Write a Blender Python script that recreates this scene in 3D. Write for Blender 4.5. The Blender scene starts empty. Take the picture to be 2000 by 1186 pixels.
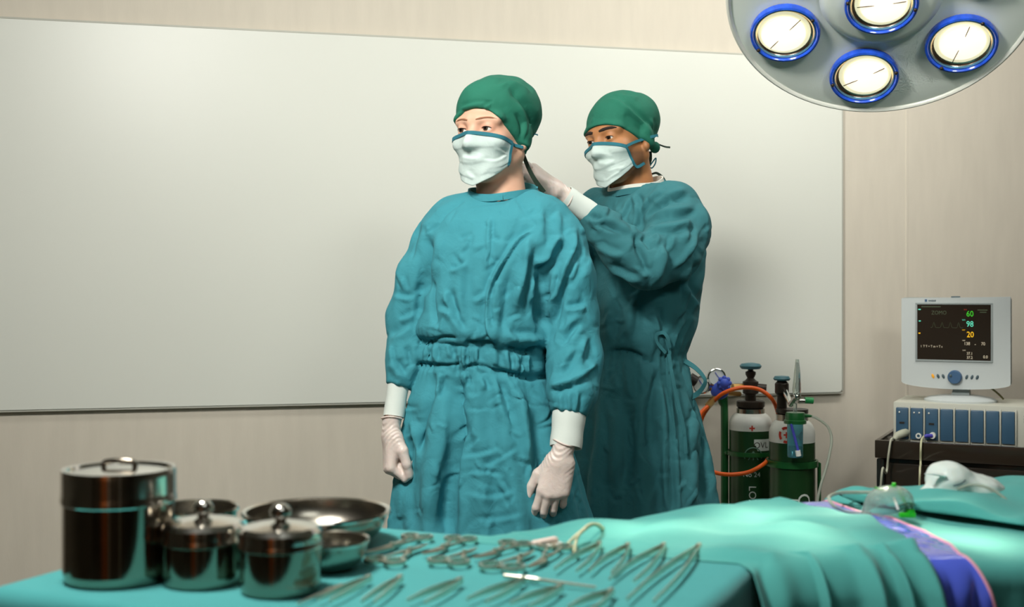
import bpy, bmesh, math, random
import numpy as np
from mathutils import Vector, Matrix

random.seed(7)
rng = np.random.default_rng(7)
scene = bpy.context.scene
COL = scene.collection

# ------------------------------------------------------------------ camera
F = 2400.0            # focal length in pixels of the 2000 x 1186 frame
CAMZ = 1.30           # camera height
HOR = 567.0           # horizon row
cam_d = bpy.data.cameras.new('camera')
cam = bpy.data.objects.new('camera', cam_d)
COL.objects.link(cam)
cam.location = (0, 0, CAMZ)
cam.rotation_euler = (math.radians(90), 0, 0)
cam_d.sensor_width = 36.0
cam_d.lens = 36.0 * F / 2000.0
cam_d.shift_y = -(593.0 - HOR) / 2000.0
cam_d.clip_start = 0.05
cam_d.dof.use_dof = True
cam_d.dof.focus_distance = 3.15
cam_d.dof.aperture_fstop = 4.6
scene.camera = cam

# ------------------------------------------------------------------ world, lights, exposure
world = bpy.data.worlds.new('world')
scene.world = world
world.use_nodes = True
world.node_tree.nodes['Background'].inputs[0].default_value = (0.55, 0.6, 0.58, 1)
world.node_tree.nodes['Background'].inputs[1].default_value = 0.2
scene.view_settings.view_transform = 'Standard'
scene.view_settings.look = 'None'
scene.view_settings.exposure = 0.0
scene.view_settings.gamma = 1.0
scene.view_settings.use_curve_mapping = False


def area_light(name, loc, target, size, power, color=(1, 1, 1), size_y=None, spread=180):
    d = bpy.data.lights.new(name, 'AREA')
    d.energy = power
    d.color = color
    d.shape = 'RECTANGLE'
    d.size = size
    d.size_y = size_y or size
    d.spread = math.radians(spread)
    o = bpy.data.objects.new(name, d)
    COL.objects.link(o)
    o.location = loc
    o.rotation_euler = (Vector(target) - Vector(loc)).to_track_quat('-Z', 'Y').to_euler()
    return o


area_light('ceiling_panel_key', (-0.62, 1.30, 2.66), (0.0, 3.0, 1.15), 0.45, 72, (1.0, 0.985, 0.935))
area_light('wall_wash_added', (-0.10, 2.95, 2.72), (-0.1, 4.2, 0.8), 1.3, 8, (1.0, 0.985, 0.935), size_y=0.3)  # added light, no real fixture: brightens the back wall
area_light('wall_wash_added', (1.35, 3.40, 2.72), (1.3, 4.6, 0.75), 1.4, 25, (1.0, 0.985, 0.935), size_y=0.3)  # second added wash, for the right part of the back wall
area_light('front_fill_added', (0.3, 0.5, 2.68), (0.1, 2.0, 0.9), 0.8, 6, (0.95, 1.0, 0.97))  # added soft fill from the front, not a real ceiling fixture
area_light('lamp_face_fill_added', (1.1, 0.1, 2.68), (0.85, 2.6, 2.05), 0.6, 4.5, (0.98, 1.0, 0.96), spread=60)  # added light that only lifts the face of the surgical lamp
area_light('rear_wall_fill_added', (-0.6, -1.5, 2.70), (-0.9, -2.6, 1.1), 0.5, 22, (1.0, 0.9, 0.75))  # added light on the rear wall and door, for the steel's reflections


# ------------------------------------------------------------------ helpers: measuring
def P(px, py, Y):
    """point at depth Y seen at a pixel of the photograph"""
    return Vector(((px - 1000.0) / F * Y, Y, CAMZ - (py - HOR) / F * Y))


TZ = 0.97             # height of the instrument table top


def T(px, py, z=TZ):
    """point of the horizontal plane z seen at a pixel"""
    Y = F * (CAMZ - z) / (py - HOR)
    return Vector(((px - 1000.0) / F * Y, Y, z))


# ------------------------------------------------------------------ helpers: materials
def lin(c):
    c = c / 255.0
    return c / 12.92 if c <= 0.04045 else ((c + 0.055) / 1.055) ** 2.4


def rgb(*c):
    return (lin(c[0]), lin(c[1]), lin(c[2]), 1.0)


MATS = {}


def M(name, col, rough=0.5, metal=0.0, var=0.0, vscale=6.0, bump=0.0, bscale=150.0, stretch=(1, 1, 1),
      trans=0.0, ior=1.45, alpha=1.0, sheen=0.0, coat=0.0, emit=0.0, sss=0.0, bump2=0.0, b2scale=14.0, spec=0.5,
      col2=None, aniso=0.0, bdist=0.002, tint=None):
    m = bpy.data.materials.new(name)
    m.use_nodes = True
    nt = m.node_tree
    b = nt.nodes['Principled BSDF']
    c = rgb(*col)
    b.inputs['Base Color'].default_value = c
    b.inputs['Roughness'].default_value = rough
    b.inputs['Metallic'].default_value = metal
    b.inputs['Transmission Weight'].default_value = trans
    b.inputs['IOR'].default_value = ior
    b.inputs['Alpha'].default_value = alpha
    b.inputs['Specular IOR Level'].default_value = spec
    if sheen:
        b.inputs['Sheen Weight'].default_value = sheen
        b.inputs['Sheen Roughness'].default_value = 0.5
    if coat:
        b.inputs['Coat Weight'].default_value = coat
        b.inputs['Coat Roughness'].default_value = 0.08
    if sss:
        b.inputs['Subsurface Weight'].default_value = sss
        b.inputs['Subsurface Radius'].default_value = (0.012, 0.005, 0.003)
        b.inputs['Subsurface Scale'].default_value = 0.6
    if emit:
        b.inputs['Emission Color'].default_value = c
        b.inputs['Emission Strength'].default_value = emit
    if aniso:
        b.inputs['Anisotropic'].default_value = aniso
    tc = None
    if var or bump or bump2 or col2:
        tc = nt.nodes.new('ShaderNodeTexCoord')
        mp = nt.nodes.new('ShaderNodeMapping')
        mp.inputs['Scale'].default_value = stretch
        nt.links.new(tc.outputs['Object'], mp.inputs['Vector'])
    src = None
    if var or col2:
        n = nt.nodes.new('ShaderNodeTexNoise')
        n.inputs['Scale'].default_value = vscale
        n.inputs['Detail'].default_value = 6
        nt.links.new(mp.outputs[0], n.inputs['Vector'])
        mix = nt.nodes.new('ShaderNodeMix')
        mix.data_type = 'RGBA'
        a = [max(0.0, x * (1 - var)) for x in c[:3]] + [1]
        z = [min(1.0, x * (1 + var)) for x in c[:3]] + [1]
        if col2:
            z = list(rgb(*col2))
        mix.inputs[6].default_value = a
        mix.inputs[7].default_value = z
        ramp = nt.nodes.new('ShaderNodeMapRange')
        ramp.inputs[1].default_value = 0.32
        ramp.inputs[2].default_value = 0.68
        nt.links.new(n.outputs[0], ramp.inputs[0])
        nt.links.new(ramp.outputs[0], mix.inputs[0])
        src = mix.outputs[2]
        nt.links.new(src, b.inputs['Base Color'])
    if tint is not None:     # second colour where the mesh attribute "tint" says so (stubble, skin redness)
        at = nt.nodes.new('ShaderNodeAttribute')
        at.attribute_name = 'tint'
        mix2 = nt.nodes.new('ShaderNodeMix')
        mix2.data_type = 'RGBA'
        if src:
            nt.links.new(src, mix2.inputs[6])
        else:
            mix2.inputs[6].default_value = c
        mix2.inputs[7].default_value = rgb(*tint)
        nt.links.new(at.outputs['Fac'], mix2.inputs[0])
        nt.links.new(mix2.outputs[2], b.inputs['Base Color'])
    last = None
    for s, sc, det, dist in ((bump2, b2scale, 3, 0.012), (bump, bscale, 5, bdist)):
        if s:
            n = nt.nodes.new('ShaderNodeTexNoise')
            n.inputs['Scale'].default_value = sc
            n.inputs['Detail'].default_value = det
            n.inputs['Distortion'].default_value = 0.6
            nt.links.new(mp.outputs[0], n.inputs['Vector'])
            bp = nt.nodes.new('ShaderNodeBump')
            bp.inputs['Strength'].default_value = s
            bp.inputs['Distance'].default_value = dist
            nt.links.new(n.outputs[0], bp.inputs['Height'])
            if last:
                nt.links.new(last.outputs[0], bp.inputs['Normal'])
            last = bp
    if last:
        nt.links.new(last.outputs[0], b.inputs['Normal'])
    MATS[name] = m
    return m


# ------------------------------------------------------------------ helpers: objects
def tag(o, label=None, cat=None, group=None, kind=None):
    if label:
        o['label'] = label
    if cat:
        o['category'] = cat
    if group:
        o['group'] = group
    if kind:
        o['kind'] = kind
    return o


def thing(name, label, cat, loc=(0, 0, 0), group=None, rot=None):
    o = bpy.data.objects.new(name, None)
    o.empty_display_size = 0.05
    COL.objects.link(o)
    o.location = loc
    if rot:
        o.rotation_euler = rot
    return tag(o, label, cat, group)


def loc_matrix(o):
    return Matrix.LocRotScale(o.location, o.rotation_euler, o.scale)


def world_matrix(o):
    m = o.matrix_parent_inverse @ loc_matrix(o)
    return world_matrix(o.parent) @ m if o.parent else loc_matrix(o)


def link(name, me, mat, parent=None, local=False, label=None):
    if mat is not None and len(me.materials) == 0:
        me.materials.append(mat)
    o = bpy.data.objects.new(name, me)
    COL.objects.link(o)
    if parent:
        o.parent = parent
        if not local:
            o.matrix_parent_inverse = world_matrix(parent).inverted()
    if label:
        o['label'] = label
    return o


def copy_tree(o, parent=None):
    c = o.copy()
    COL.objects.link(c)
    if parent:
        c.parent = parent
    for ch in list(o.children):
        copy_tree(ch, c)
    return c


def finish(me, smooth=True, angle=38):
    if smooth:
        me.polygons.foreach_set('use_smooth', [True] * len(me.polygons))
        try:
            me.set_sharp_from_angle(angle=math.radians(angle))
        except Exception:
            pass
    me.update()
    return me


def V(*a):
    return Vector(a)


class MB:
    """collects simple shapes into one mesh"""

    def __init__(s, mtx=None):
        s.v, s.f, s.m = [], [], []
        s.mtx = mtx
        s.mi = 0

    def add(s, vs, fs):
        k = len(s.v)
        for p in vs:
            p = Vector(p)
            s.v.append(s.mtx @ p if s.mtx else p)
        for f in fs:
            s.f.append([i + k for i in f])
            s.m.append(s.mi)
        return s

    def box(s, c, size, rz=0, bev=0.0, rot=None):
        c = Vector(c)
        R = rot if rot is not None else Matrix.Rotation(rz, 3, 'Z')
        bm = bmesh.new()
        bmesh.ops.create_cube(bm, size=1)
        for v in bm.verts:
            v.co = Vector((v.co.x * size[0], v.co.y * size[1], v.co.z * size[2]))
        if bev:
            bmesh.ops.bevel(bm, geom=bm.edges[:], offset=bev, segments=2, profile=0.6, affect='EDGES')
        bm.verts.index_update()
        s.add([c + R @ v.co for v in bm.verts], [[v.index for v in f.verts] for f in bm.faces])
        bm.free()
        return s

    def tube(s, pts, r, n=10, cap=True, sub=0, flat=1.0):
        pts = [Vector(p) for p in pts]
        if sub:
            pts = spline(pts, sub)
        rs = r if isinstance(r, (list, tuple)) else [r] * len(pts)
        if len(rs) != len(pts):
            rs = list(np.interp(np.linspace(0, 1, len(pts)), np.linspace(0, 1, len(rs)), rs))
        vs, fs = [], []
        up = None
        for i, p in enumerate(pts):
            d = (pts[min(i + 1, len(pts) - 1)] - pts[max(i - 1, 0)])
            if d.length < 1e-9:
                d = Vector((0, 0, 1))
            d.normalize()
            if up is None:
                up = Vector((0, 0, 1)) if abs(d.z) < 0.9 else Vector((1, 0, 0))
            a = d.cross(up)
            if a.length < 1e-6:
                a = d.orthogonal()
            a.normalize()
            up = a.cross(d).normalized()
            for k in range(n):
                t = 2 * math.pi * k / n
                vs.append(p + (a * math.cos(t) + up * math.sin(t) * flat) * rs[i])
        for i in range(len(pts) - 1):
            for k in range(n):
                a0, a1 = i * n + k, i * n + (k + 1) % n
                fs.append([a0, a1, a1 + n, a0 + n])
        if cap:
            fs.append(list(range(n))[::-1])
            fs.append([(len(pts) - 1) * n + k for k in range(n)])
        return s.add(vs, fs)

    def cyl(s, a, b, r, n=20, r2=None):
        return s.tube([a, b], [r, r if r2 is None else r2], n)

    def lathe(s, prof, c=(0, 0, 0), n=40, rot=None, close=False):
        """profile of (radius, height) rotated about the z axis"""
        c = Vector(c)
        R = rot or Matrix.Identity(3)
        vs, fs, rings = [], [], []
        for (r, z) in prof:
            if r < 1e-6:
                rings.append([len(vs)])
                vs.append(c + R @ Vector((0, 0, z)))
            else:
                rings.append(list(range(len(vs), len(vs) + n)))
                for k in range(n):
                    t = 2 * math.pi * k / n
                    vs.append(c + R @ Vector((r * math.cos(t), r * math.sin(t), z)))
        pr = list(zip(rings[:-1], rings[1:]))
        if close:
            pr.append((rings[-1], rings[0]))
        for A, B in pr:
            for k in range(n):
                if len(A) == 1 and len(B) == 1:
                    continue
                if len(A) == 1:
                    fs.append([A[0], B[(k + 1) % n], B[k]][::-1])
                elif len(B) == 1:
                    fs.append([A[k], A[(k + 1) % n], B[0]])
                else:
                    fs.append([A[k], A[(k + 1) % n], B[(k + 1) % n], B[k]])
        return s.add(vs, fs)

    def ball(s, c, r, n=16, sc=(1, 1, 1), rot=None):
        prof = [(r * math.sin(math.pi * i / (n // 2)), -r * math.cos(math.pi * i / (n // 2))) for i in range(n // 2 + 1)]
        R = rot or Matrix.Identity(3)
        D = R @ Matrix.Diagonal(sc).to_3x3()
        return s.lathe(prof, c, n, D)

    def ribbon(s, pts, width, nrm, th=0.0012, sub=6):
        """flat band along a path; nrm = direction(s) of the band's face"""
        pts = [Vector(p) for p in pts]
        if sub:
            pts = spline(pts, sub)
        n = len(pts)
        ns = nrm if isinstance(nrm, list) else [nrm] * n
        if len(ns) != n:
            idx = np.linspace(0, len(ns) - 1, n)
            ns = [Vector(ns[int(i)]).lerp(Vector(ns[min(int(i) + 1, len(ns) - 1)]), i - int(i)) for i in idx]
        ws = width if isinstance(width, (list, tuple)) else [width] * n
        if len(ws) != n:
            ws = list(np.interp(np.linspace(0, 1, n), np.linspace(0, 1, len(ws)), ws))
        vs, fs = [], []
        for i, p in enumerate(pts):
            d = (pts[min(i + 1, n - 1)] - pts[max(i - 1, 0)]).normalized()
            N = Vector(ns[i]).normalized()
            b = d.cross(N)
            if b.length < 1e-5:
                b = d.orthogonal()
            b.normalize()
            N = b.cross(d).normalized()
            w = ws[i] / 2
            vs += [p + b * w + N * th / 2, p - b * w + N * th / 2, p - b * w - N * th / 2, p + b * w - N * th / 2]
        for i in range(n - 1):
            for k in range(4):
                a, c = i * 4 + k, i * 4 + (k + 1) % 4
                fs.append([a, c, c + 4, a + 4])
        fs.append([3, 2, 1, 0])
        fs.append([(n - 1) * 4 + k for k in range(4)])
        return s.add(vs, fs)

    def prism(s, poly, depth, R=None, c=(0, 0, 0)):
        """2-D polygon in the x-z plane extruded along y by depth (centred)"""
        c = Vector(c)
        R = R or Matrix.Identity(3)
        n = len(poly)
        vs = [c + R @ Vector((x, -depth / 2, z)) for x, z in poly] + [c + R @ Vector((x, depth / 2, z)) for x, z in poly]
        fs = [list(range(n)), list(range(n, 2 * n))[::-1]]
        for i in range(n):
            j = (i + 1) % n
            fs.append([j, i, i + n, j + n])
        return s.add(vs, fs)

    def mesh(s, name, smooth=True, angle=38, fix=True):
        me = bpy.data.meshes.new(name)
        me.from_pydata([tuple(p) for p in s.v], [], s.f)
        if any(s.m):
            me.polygons.foreach_set('material_index', s.m)
        if fix:
            bm = bmesh.new()
            bm.from_mesh(me)
            bmesh.ops.recalc_face_normals(bm, faces=bm.faces[:])
            bm.to_mesh(me)
            bm.free()
        return finish(me, smooth, angle)

    def build(s, name, mat, parent=None, local=False, smooth=True, angle=38, label=None):
        return link(name, s.mesh(name, smooth, angle), mat, parent, local, label)


def spline(pts, sub=8):
    """Catmull-Rom through the points"""
    pts = [Vector(p) for p in pts]
    if len(pts) < 3:
        return [pts[0].lerp(pts[-1], i / sub) for i in range(sub + 1)]
    q = [pts[0] * 2 - pts[1]] + pts + [pts[-1] * 2 - pts[-2]]
    out = []
    for i in range(1, len(q) - 2):
        p0, p1, p2, p3 = q[i - 1:i + 3]
        for k in range(sub):
            t = k / sub
            out.append(0.5 * ((2 * p1) + (p2 - p0) * t + (2 * p0 - 5 * p1 + 4 * p2 - p3) * t * t + (3 * p1 - p0 - 3 * p2 + p3) * t ** 3))
    out.append(pts[-1])
    return out


def text_geo(txt, size):
    """flat mesh of a piece of lettering in the x-y plane, centred"""
    cu = bpy.data.curves.new('lettering', 'FONT')
    cu.body = txt
    cu.size = size
    cu.align_x = 'CENTER'
    cu.align_y = 'CENTER'
    cu.resolution_u = 3
    ob = bpy.data.objects.new('lettering', cu)
    COL.objects.link(ob)
    dg = bpy.context.evaluated_depsgraph_get()
    me = ob.evaluated_get(dg).to_mesh()
    vs = [v.co.copy() for v in me.vertices]
    fs = [list(p.vertices) for p in me.polygons]
    ob.evaluated_get(dg).to_mesh_clear()
    bpy.data.objects.remove(ob)
    bpy.data.curves.remove(cu)
    return vs, fs


# ------------------------------------------------------------------ helpers: implicit surfaces for bodies and cloth
f32 = np.float32


def s_ell(p, c, r):
    qx, qy, qz = (p[0] - c[0]) / r[0], (p[1] - c[1]) / r[1], (p[2] - c[2]) / r[2]
    k0 = np.sqrt(qx * qx + qy * qy + qz * qz)
    k1 = np.sqrt((qx / r[0]) ** 2 + (qy / r[1]) ** 2 + (qz / r[2]) ** 2) + 1e-6
    return k0 * (k0 - 1) / k1


def s_cone(p, a, b, ra, rb):
    a = [float(t) for t in a]
    b = [float(t) for t in b]
    d = [b[i] - a[i] for i in range(3)]
    L = sum(t * t for t in d) + 1e-12
    h = np.clip(((p[0] - a[0]) * d[0] + (p[1] - a[1]) * d[1] + (p[2] - a[2]) * d[2]) / L, 0, 1)
    return np.sqrt((p[0] - a[0] - h * d[0]) ** 2 + (p[1] - a[1] - h * d[1]) ** 2 + (p[2] - a[2] - h * d[2]) ** 2) - (ra + (rb - ra) * h)


def smin(a, b, k):
    if np.isscalar(k) and k <= 0:
        return np.minimum(a, b)
    h = np.maximum(k - np.abs(a - b), 0) / k
    return np.minimum(a, b) - h * h * k * 0.25


def smax(a, b, k):
    return -smin(-a, -b, k)


def grid(xs, ys, zs):
    return np.meshgrid(xs.astype(f32), ys.astype(f32), zs.astype(f32), indexing='ij')


def surface_nets(xs, ys, zs, fld, smooth=2):
    ins = fld < 0
    nx, ny, nz = fld.shape
    cnt = np.zeros((nx - 1, ny - 1, nz - 1), np.uint8)
    for a in (0, 1):
        for b in (0, 1):
            for c in (0, 1):
                cnt += ins[a:nx - 1 + a, b:ny - 1 + b, c:nz - 1 + c]
    act = (cnt > 0) & (cnt < 8)
    I, J, K = np.nonzero(act)
    vid = np.full(act.shape, -1, np.int64)
    vid[I, J, K] = np.arange(len(I))
    cor = {(a, b, c): fld[I + a, J + b, K + c] for a in (0, 1) for b in (0, 1) for c in (0, 1)}
    acc = np.zeros((len(I), 3))
    num = np.zeros(len(I))
    for ax in range(3):
        for u in (0, 1):
            for w in (0, 1):
                c0 = [u, w]
                c0.insert(ax, 0)
                c1 = list(c0)
                c1[ax] = 1
                f0, f1 = cor[tuple(c0)], cor[tuple(c1)]
                m = (f0 < 0) != (f1 < 0)
                t = np.where(m, f0 / np.where(m, f0 - f1, 1), 0)
                pt = np.array(c0, float)[None, :].repeat(len(I), 0)
                pt[:, ax] = t
                acc += pt * m[:, None]
                num += m
    acc /= num[:, None]
    vx = xs[I] + acc[:, 0] * (xs[I + 1] - xs[I])
    vy = ys[J] + acc[:, 1] * (ys[J + 1] - ys[J])
    vz = zs[K] + acc[:, 2] * (zs[K + 1] - zs[K])
    verts = np.stack([vx, vy, vz], 1)
    quads = []
    for ax in range(3):
        sl0 = [slice(1, -1)] * 3
        sl1 = [slice(1, -1)] * 3
        sl0[ax] = slice(0, -1)
        sl1[ax] = slice(1, None)
        A, B = ins[tuple(sl0)], ins[tuple(sl1)]
        E = np.argwhere(A != B)
        if len(E) == 0:
            continue
        flip = A[tuple(E.T)]
        E = E + 1
        E[:, ax] -= 1
        o1, o2 = [i for i in range(3) if i != ax]
        def cell(d1, d2):
            C = E.copy()
            C[:, o1] -= d1
            C[:, o2] -= d2
            return vid[C[:, 0], C[:, 1], C[:, 2]]
        q = np.stack([cell(1, 1), cell(0, 1), cell(0, 0), cell(1, 0)], 1)
        if ax == 1:
            flip = ~flip
        q[~flip] = q[~flip][:, ::-1]
        quads.append(q)
    quads = np.concatenate(quads)
    quads = quads[(quads >= 0).all(1)]
    verts = laplace(verts, quads, smooth)
    return verts, quads


def laplace(verts, quads, it, lam=0.5):
    e = np.concatenate([quads[:, [0, 1]], quads[:, [1, 2]], quads[:, [2, 3]], quads[:, [3, 0]]])
    n = len(verts)
    deg = np.bincount(e[:, 0], minlength=n) + np.bincount(e[:, 1], minlength=n)
    deg = np.maximum(deg, 1)
    for _ in range(it):
        s = np.stack([np.bincount(e[:, 0], weights=verts[e[:, 1], k], minlength=n) + np.bincount(e[:, 1], weights=verts[e[:, 0], k], minlength=n) for k in range(3)], 1)
        verts = verts + lam * (s / deg[:, None] - verts)
    return verts


def normals(verts, quads):
    d1 = verts[quads[:, 2]] - verts[quads[:, 0]]
    d2 = verts[quads[:, 3]] - verts[quads[:, 1]]
    fn = np.cross(d1, d2)
    n = np.zeros_like(verts)
    for k in range(4):
        for a in range(3):
            n[:, a] += np.bincount(quads[:, k], weights=fn[:, a], minlength=len(verts))
    return n / (np.linalg.norm(n, axis=1)[:, None] + 1e-12)


def np_mesh(name, verts, quads, flip=False):
    if flip:
        quads = quads[:, ::-1]
    me = bpy.data.meshes.new(name)
    me.vertices.add(len(verts))
    me.vertices.foreach_set('co', np.ascontiguousarray(verts, dtype=f32).ravel())
    me.loops.add(len(quads) * 4)
    me.loops.foreach_set('vertex_index', np.ascontiguousarray(quads, dtype=np.int32).ravel())
    me.polygons.add(len(quads))
    me.polygons.foreach_set('loop_start', np.arange(0, len(quads) * 4, 4, dtype=np.int32))
    me.update(calc_edges=True)
    me.validate()
    me.polygons.foreach_set('use_smooth', np.ones(len(me.polygons), bool))
    me.update()
    return me


def stroke(pts2, poly, w, A, kind, taper=0.25):
    """height of one cloth fold along a polyline: v valley, r ridge, f fold (ridge beside valley), s step (overlapping edge)"""
    poly = np.array([tuple(p) for p in spline([(x, y, 0) for x, y in poly], 5)])[:, :2] if len(poly) > 2 else np.array(poly, float)
    seg = poly[1:] - poly[:-1]
    L = np.linalg.norm(seg, axis=1)
    cum = np.concatenate([[0], np.cumsum(L)])
    out = np.zeros(len(pts2))
    rad = 7 * w + 4
    lo, hi = poly.min(0) - rad, poly.max(0) + rad
    near = np.nonzero(((pts2 > lo) & (pts2 < hi)).all(1))[0]
    if len(near) == 0:
        return out
    q = pts2[near]
    best = np.full(len(q), 1e9)
    sd = np.zeros(len(q))
    tt = np.zeros(len(q))
    for i in range(len(seg)):
        d = q - poly[i]
        h = np.clip((d @ seg[i]) / (L[i] ** 2 + 1e-9), 0, 1)
        r = d - h[:, None] * seg[i]
        dist = np.linalg.norm(r, axis=1)
        side = np.sign(seg[i][0] * d[:, 1] - seg[i][1] * d[:, 0])
        m = dist < best
        best[m] = dist[m]
        sd[m] = (dist * side)[m]
        tt[m] = ((cum[i] + h * L[i]) / cum[-1])[m]
    win = np.clip(np.minimum(tt, 1 - tt) / max(taper, 1e-3), 0, 1)
    win = win * win * (3 - 2 * win)
    if kind == 'v':
        y = -0.45 * np.exp(-(best / w) ** 2) - 0.65 * np.exp(-np.sqrt(best ** 2 + 1.0) / (0.75 * w))
    elif kind == 'r':
        y = np.exp(-(best / w) ** 2)
    elif kind == 'f':
        y = 0.45 * (np.exp(-((sd - 0.9 * w) / w) ** 2) - np.exp(-((sd + 0.9 * w) / w) ** 2)) + 0.6 * np.tanh(sd / (0.4 * w)) * np.exp(-np.abs(sd) / (1.2 * w))
    else:
        k = 1 / (1 + np.exp(-np.clip(sd / 1.6, -30, 30)))
        y = k * np.exp(-np.maximum(sd, 0) / (1.6 * w)) - (1 - k) * 0.8 * np.exp(np.minimum(sd, 0) / (0.9 * w))
    out[near] = A * win * y
    return out


def fold_verts(verts, quads, strokes, scale=1.0, facing=0.05):
    n = normals(verts, quads)
    px = np.stack([verts[:, 0] / verts[:, 1] * F + 1000, HOR + (CAMZ - verts[:, 2]) / verts[:, 1] * F], 1)
    fr = np.clip((-n[:, 1] - facing) / 0.25, 0, 1)
    d = np.zeros(len(verts))
    for s in strokes:
        d += stroke(px, *s)
    return verts + n * (d * fr * scale)[:, None]


def wob(p, seed, freq, n=10):
    """smooth pseudo-random field made of a few plane waves"""
    r = np.random.default_rng(seed)
    out = np.zeros(len(p))
    for _ in range(n):
        k = r.normal(size=3)
        k = k / np.linalg.norm(k) * freq * r.uniform(0.6, 1.6)
        out += np.sin(p @ k + r.uniform(0, 6.28))
    return out / math.sqrt(n)

# ------------------------------------------------------------------ materials
M('wall_paper', (214, 206, 190), 0.85, var=0.025, vscale=7, stretch=(4, 4, 0.7), bump=0.1, bscale=60)
M('board_white', (222, 224, 214), 0.38, var=0.01, vscale=1.5)
M('board_edge', (186, 186, 174), 0.5)
M('floor_vinyl', (104, 106, 98), 0.45, var=0.08, vscale=4)
M('ceiling_white', (150, 148, 138), 0.9)
M('rear_wall', (70, 56, 40), 0.7, var=0.2, vscale=3, stretch=(3, 3, 0.4))
M('rear_wood', (176, 92, 34), 0.5, var=0.15, vscale=4, stretch=(6, 6, 0.6))
M('side_wall', (96, 90, 78), 0.85)
M('steel', (158, 149, 135), 0.12, 1.0, var=0.05, vscale=20)
M('steel_bright', (212, 208, 200), 0.14, 1.0)
M('steel_satin', (164, 158, 146), 0.25, 1.0, bump=0.03, bscale=300)
M('instrument_steel', (214, 212, 196), 0.36, 1.0)
M('dark_metal', (58, 50, 42), 0.4, 0.6)
M('black_plastic', (38, 32, 26), 0.42)
M('brass', (176, 140, 84), 0.3, 0.9)
M('chrome', (215, 215, 210), 0.12, 1.0)

# ------------------------------------------------------------------ room
WK = 0.246
WY0 = 4.139
WANG = math.atan(WK)


def wall_y(x):
    return WY0 + WK * x


wx = V(math.cos(WANG), math.sin(WANG), 0)          # along the back wall
wn = V(math.sin(WANG), -math.cos(WANG), 0)         # out of the back wall, to the camera
RW = Matrix.Rotation(WANG, 3, 'Z')


def structure(name, mb, mat, **k):
    o = mb.build(name, MATS[mat], **k)
    if not o.parent:
        o['kind'] = 'structure'
    return o


HC = 2.75
c = V(0.0, WY0, HC / 2) - wn * 0.06
wb = structure('wall_back', MB().box(c, (7.4, 0.12, HC), rot=RW), 'wall_paper')
structure('floor', MB().box((0, 1.0, -0.05), (8, 8.6, 0.1)), 'floor_vinyl')
structure('ceiling', MB().box((0, 1.0, HC + 0.05), (8, 8.6, 0.1)), 'ceiling_white')
structure('wall_left', MB().box((-3.35, 0.6, HC / 2), (0.12, 6.4, HC)), 'side_wall')
structure('wall_right', MB().box((3.35, 0.9, HC / 2), (0.12, 7.4, HC)), 'side_wall')
structure('wall_rear', MB().box((0, -2.6, HC / 2), (6.8, 0.12, HC)), 'rear_wall')
# a wooden door and pale posts on the dark rear wall: what the steel vessels mirror
structure('door_1', MB().box((-1.25, -2.52, 1.05), (0.85, 0.05, 2.1), bev=0.004), 'rear_wood')
structure('trim_1', MB().box((-0.62, -2.52, 1.2), (0.10, 0.05, 2.4)), 'wall_paper')
structure('trim_2', MB().box((0.9, -2.52, 1.2), (0.12, 0.05, 2.4)), 'wall_paper')
# vertical joint strip of the wall covering to the right of the board
ray = (1771 - 1000) / F
Ys = WY0 / (1 - WK * ray)
sp = V(ray * Ys, Ys, HC / 2)
structure('trim_3', MB().box(sp + wn * 0.0005, (0.009, 0.003, HC), rot=RW, bev=0.001), 'wall_paper')

# ------------------------------------------------------------------ the large pale board on the wall
BX1 = 1.181
bl = V(-2.3, wall_y(-2.3), 0)
br = V(BX1, wall_y(BX1), 0)
bw = (br - bl).length
bz0, bz1 = 0.931, 2.13
bc = (bl + br) / 2
brd = thing('wall_board', 'wide pale blank board mounted flat on the back wall behind both people', 'board', bc + V(0, 0, bz0))


def round_rect(w, h, r, n=5):
    out = []
    for cx, cz, a0 in ((w / 2 - r, h / 2 - r, 0), (-w / 2 + r, h / 2 - r, 90), (-w / 2 + r, -h / 2 + r, 180), (w / 2 - r, -h / 2 + r, 270)):
        for i in range(n + 1):
            a = math.radians(a0 + 90 * i / n)
            out.append((cx + r * math.cos(a), cz + r * math.sin(a)))
    return out


cc = bc + V(0, 0, (bz0 + bz1) / 2) + wn * 0.014
MB().prism(round_rect(bw - 0.008, bz1 - bz0 - 0.008, 0.012), 0.02, RW, cc).build('panel', MATS['board_white'], brd, angle=25)
# thin edge strips
for nm, off, size in (('edge_strip', (0, 0, -(bz1 - bz0) / 2), (bw, 0.014, 0.006)), ('edge_strip', (0, 0, (bz1 - bz0) / 2), (bw, 0.014, 0.006)),
                      ('edge_strip', (bw / 2, 0, 0), (0.006, 0.014, bz1 - bz0 - 0.012)), ('edge_strip', (-bw / 2, 0, 0), (0.006, 0.014, bz1 - bz0 - 0.012))):
    MB().box(cc + RW @ V(*off), size, rot=RW, bev=0.0015).build(nm, MATS['board_edge'], brd)

# ------------------------------------------------------------------ surgical lamp
M('lamp_white', (232, 238, 228), 0.35, coat=0.2)
M('lamp_rim', (226, 226, 214), 0.3, coat=0.3)
M('lamp_blue', (40, 88, 214), 0.18, coat=0.5, var=0.25, vscale=60)
M('lamp_clear_blue', (96, 170, 214), 0.1, trans=0.7, ior=1.4)
M('lamp_reflector', (190, 176, 160), 0.2, 1.0)
M('lamp_glow', (255, 238, 212), 0.3, emit=1.15)
M('lamp_glow_soft', (226, 222, 186), 0.3, emit=0.85)
LC = P(1721, -8, 2.60)
target = V(0.47, 1.72, 0.97)
ln = V(-0.16, -0.62, -0.77).normalized()       # the dome looks down towards the table and the camera
lx = V(1, 0, 0)
lx = (lx - ln * lx.dot(ln)).normalized()
ly = ln.cross(lx).normalized()
LR = Matrix((lx, ly, ln)).transposed()         # columns: lamp axes, z = where it shines
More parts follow.
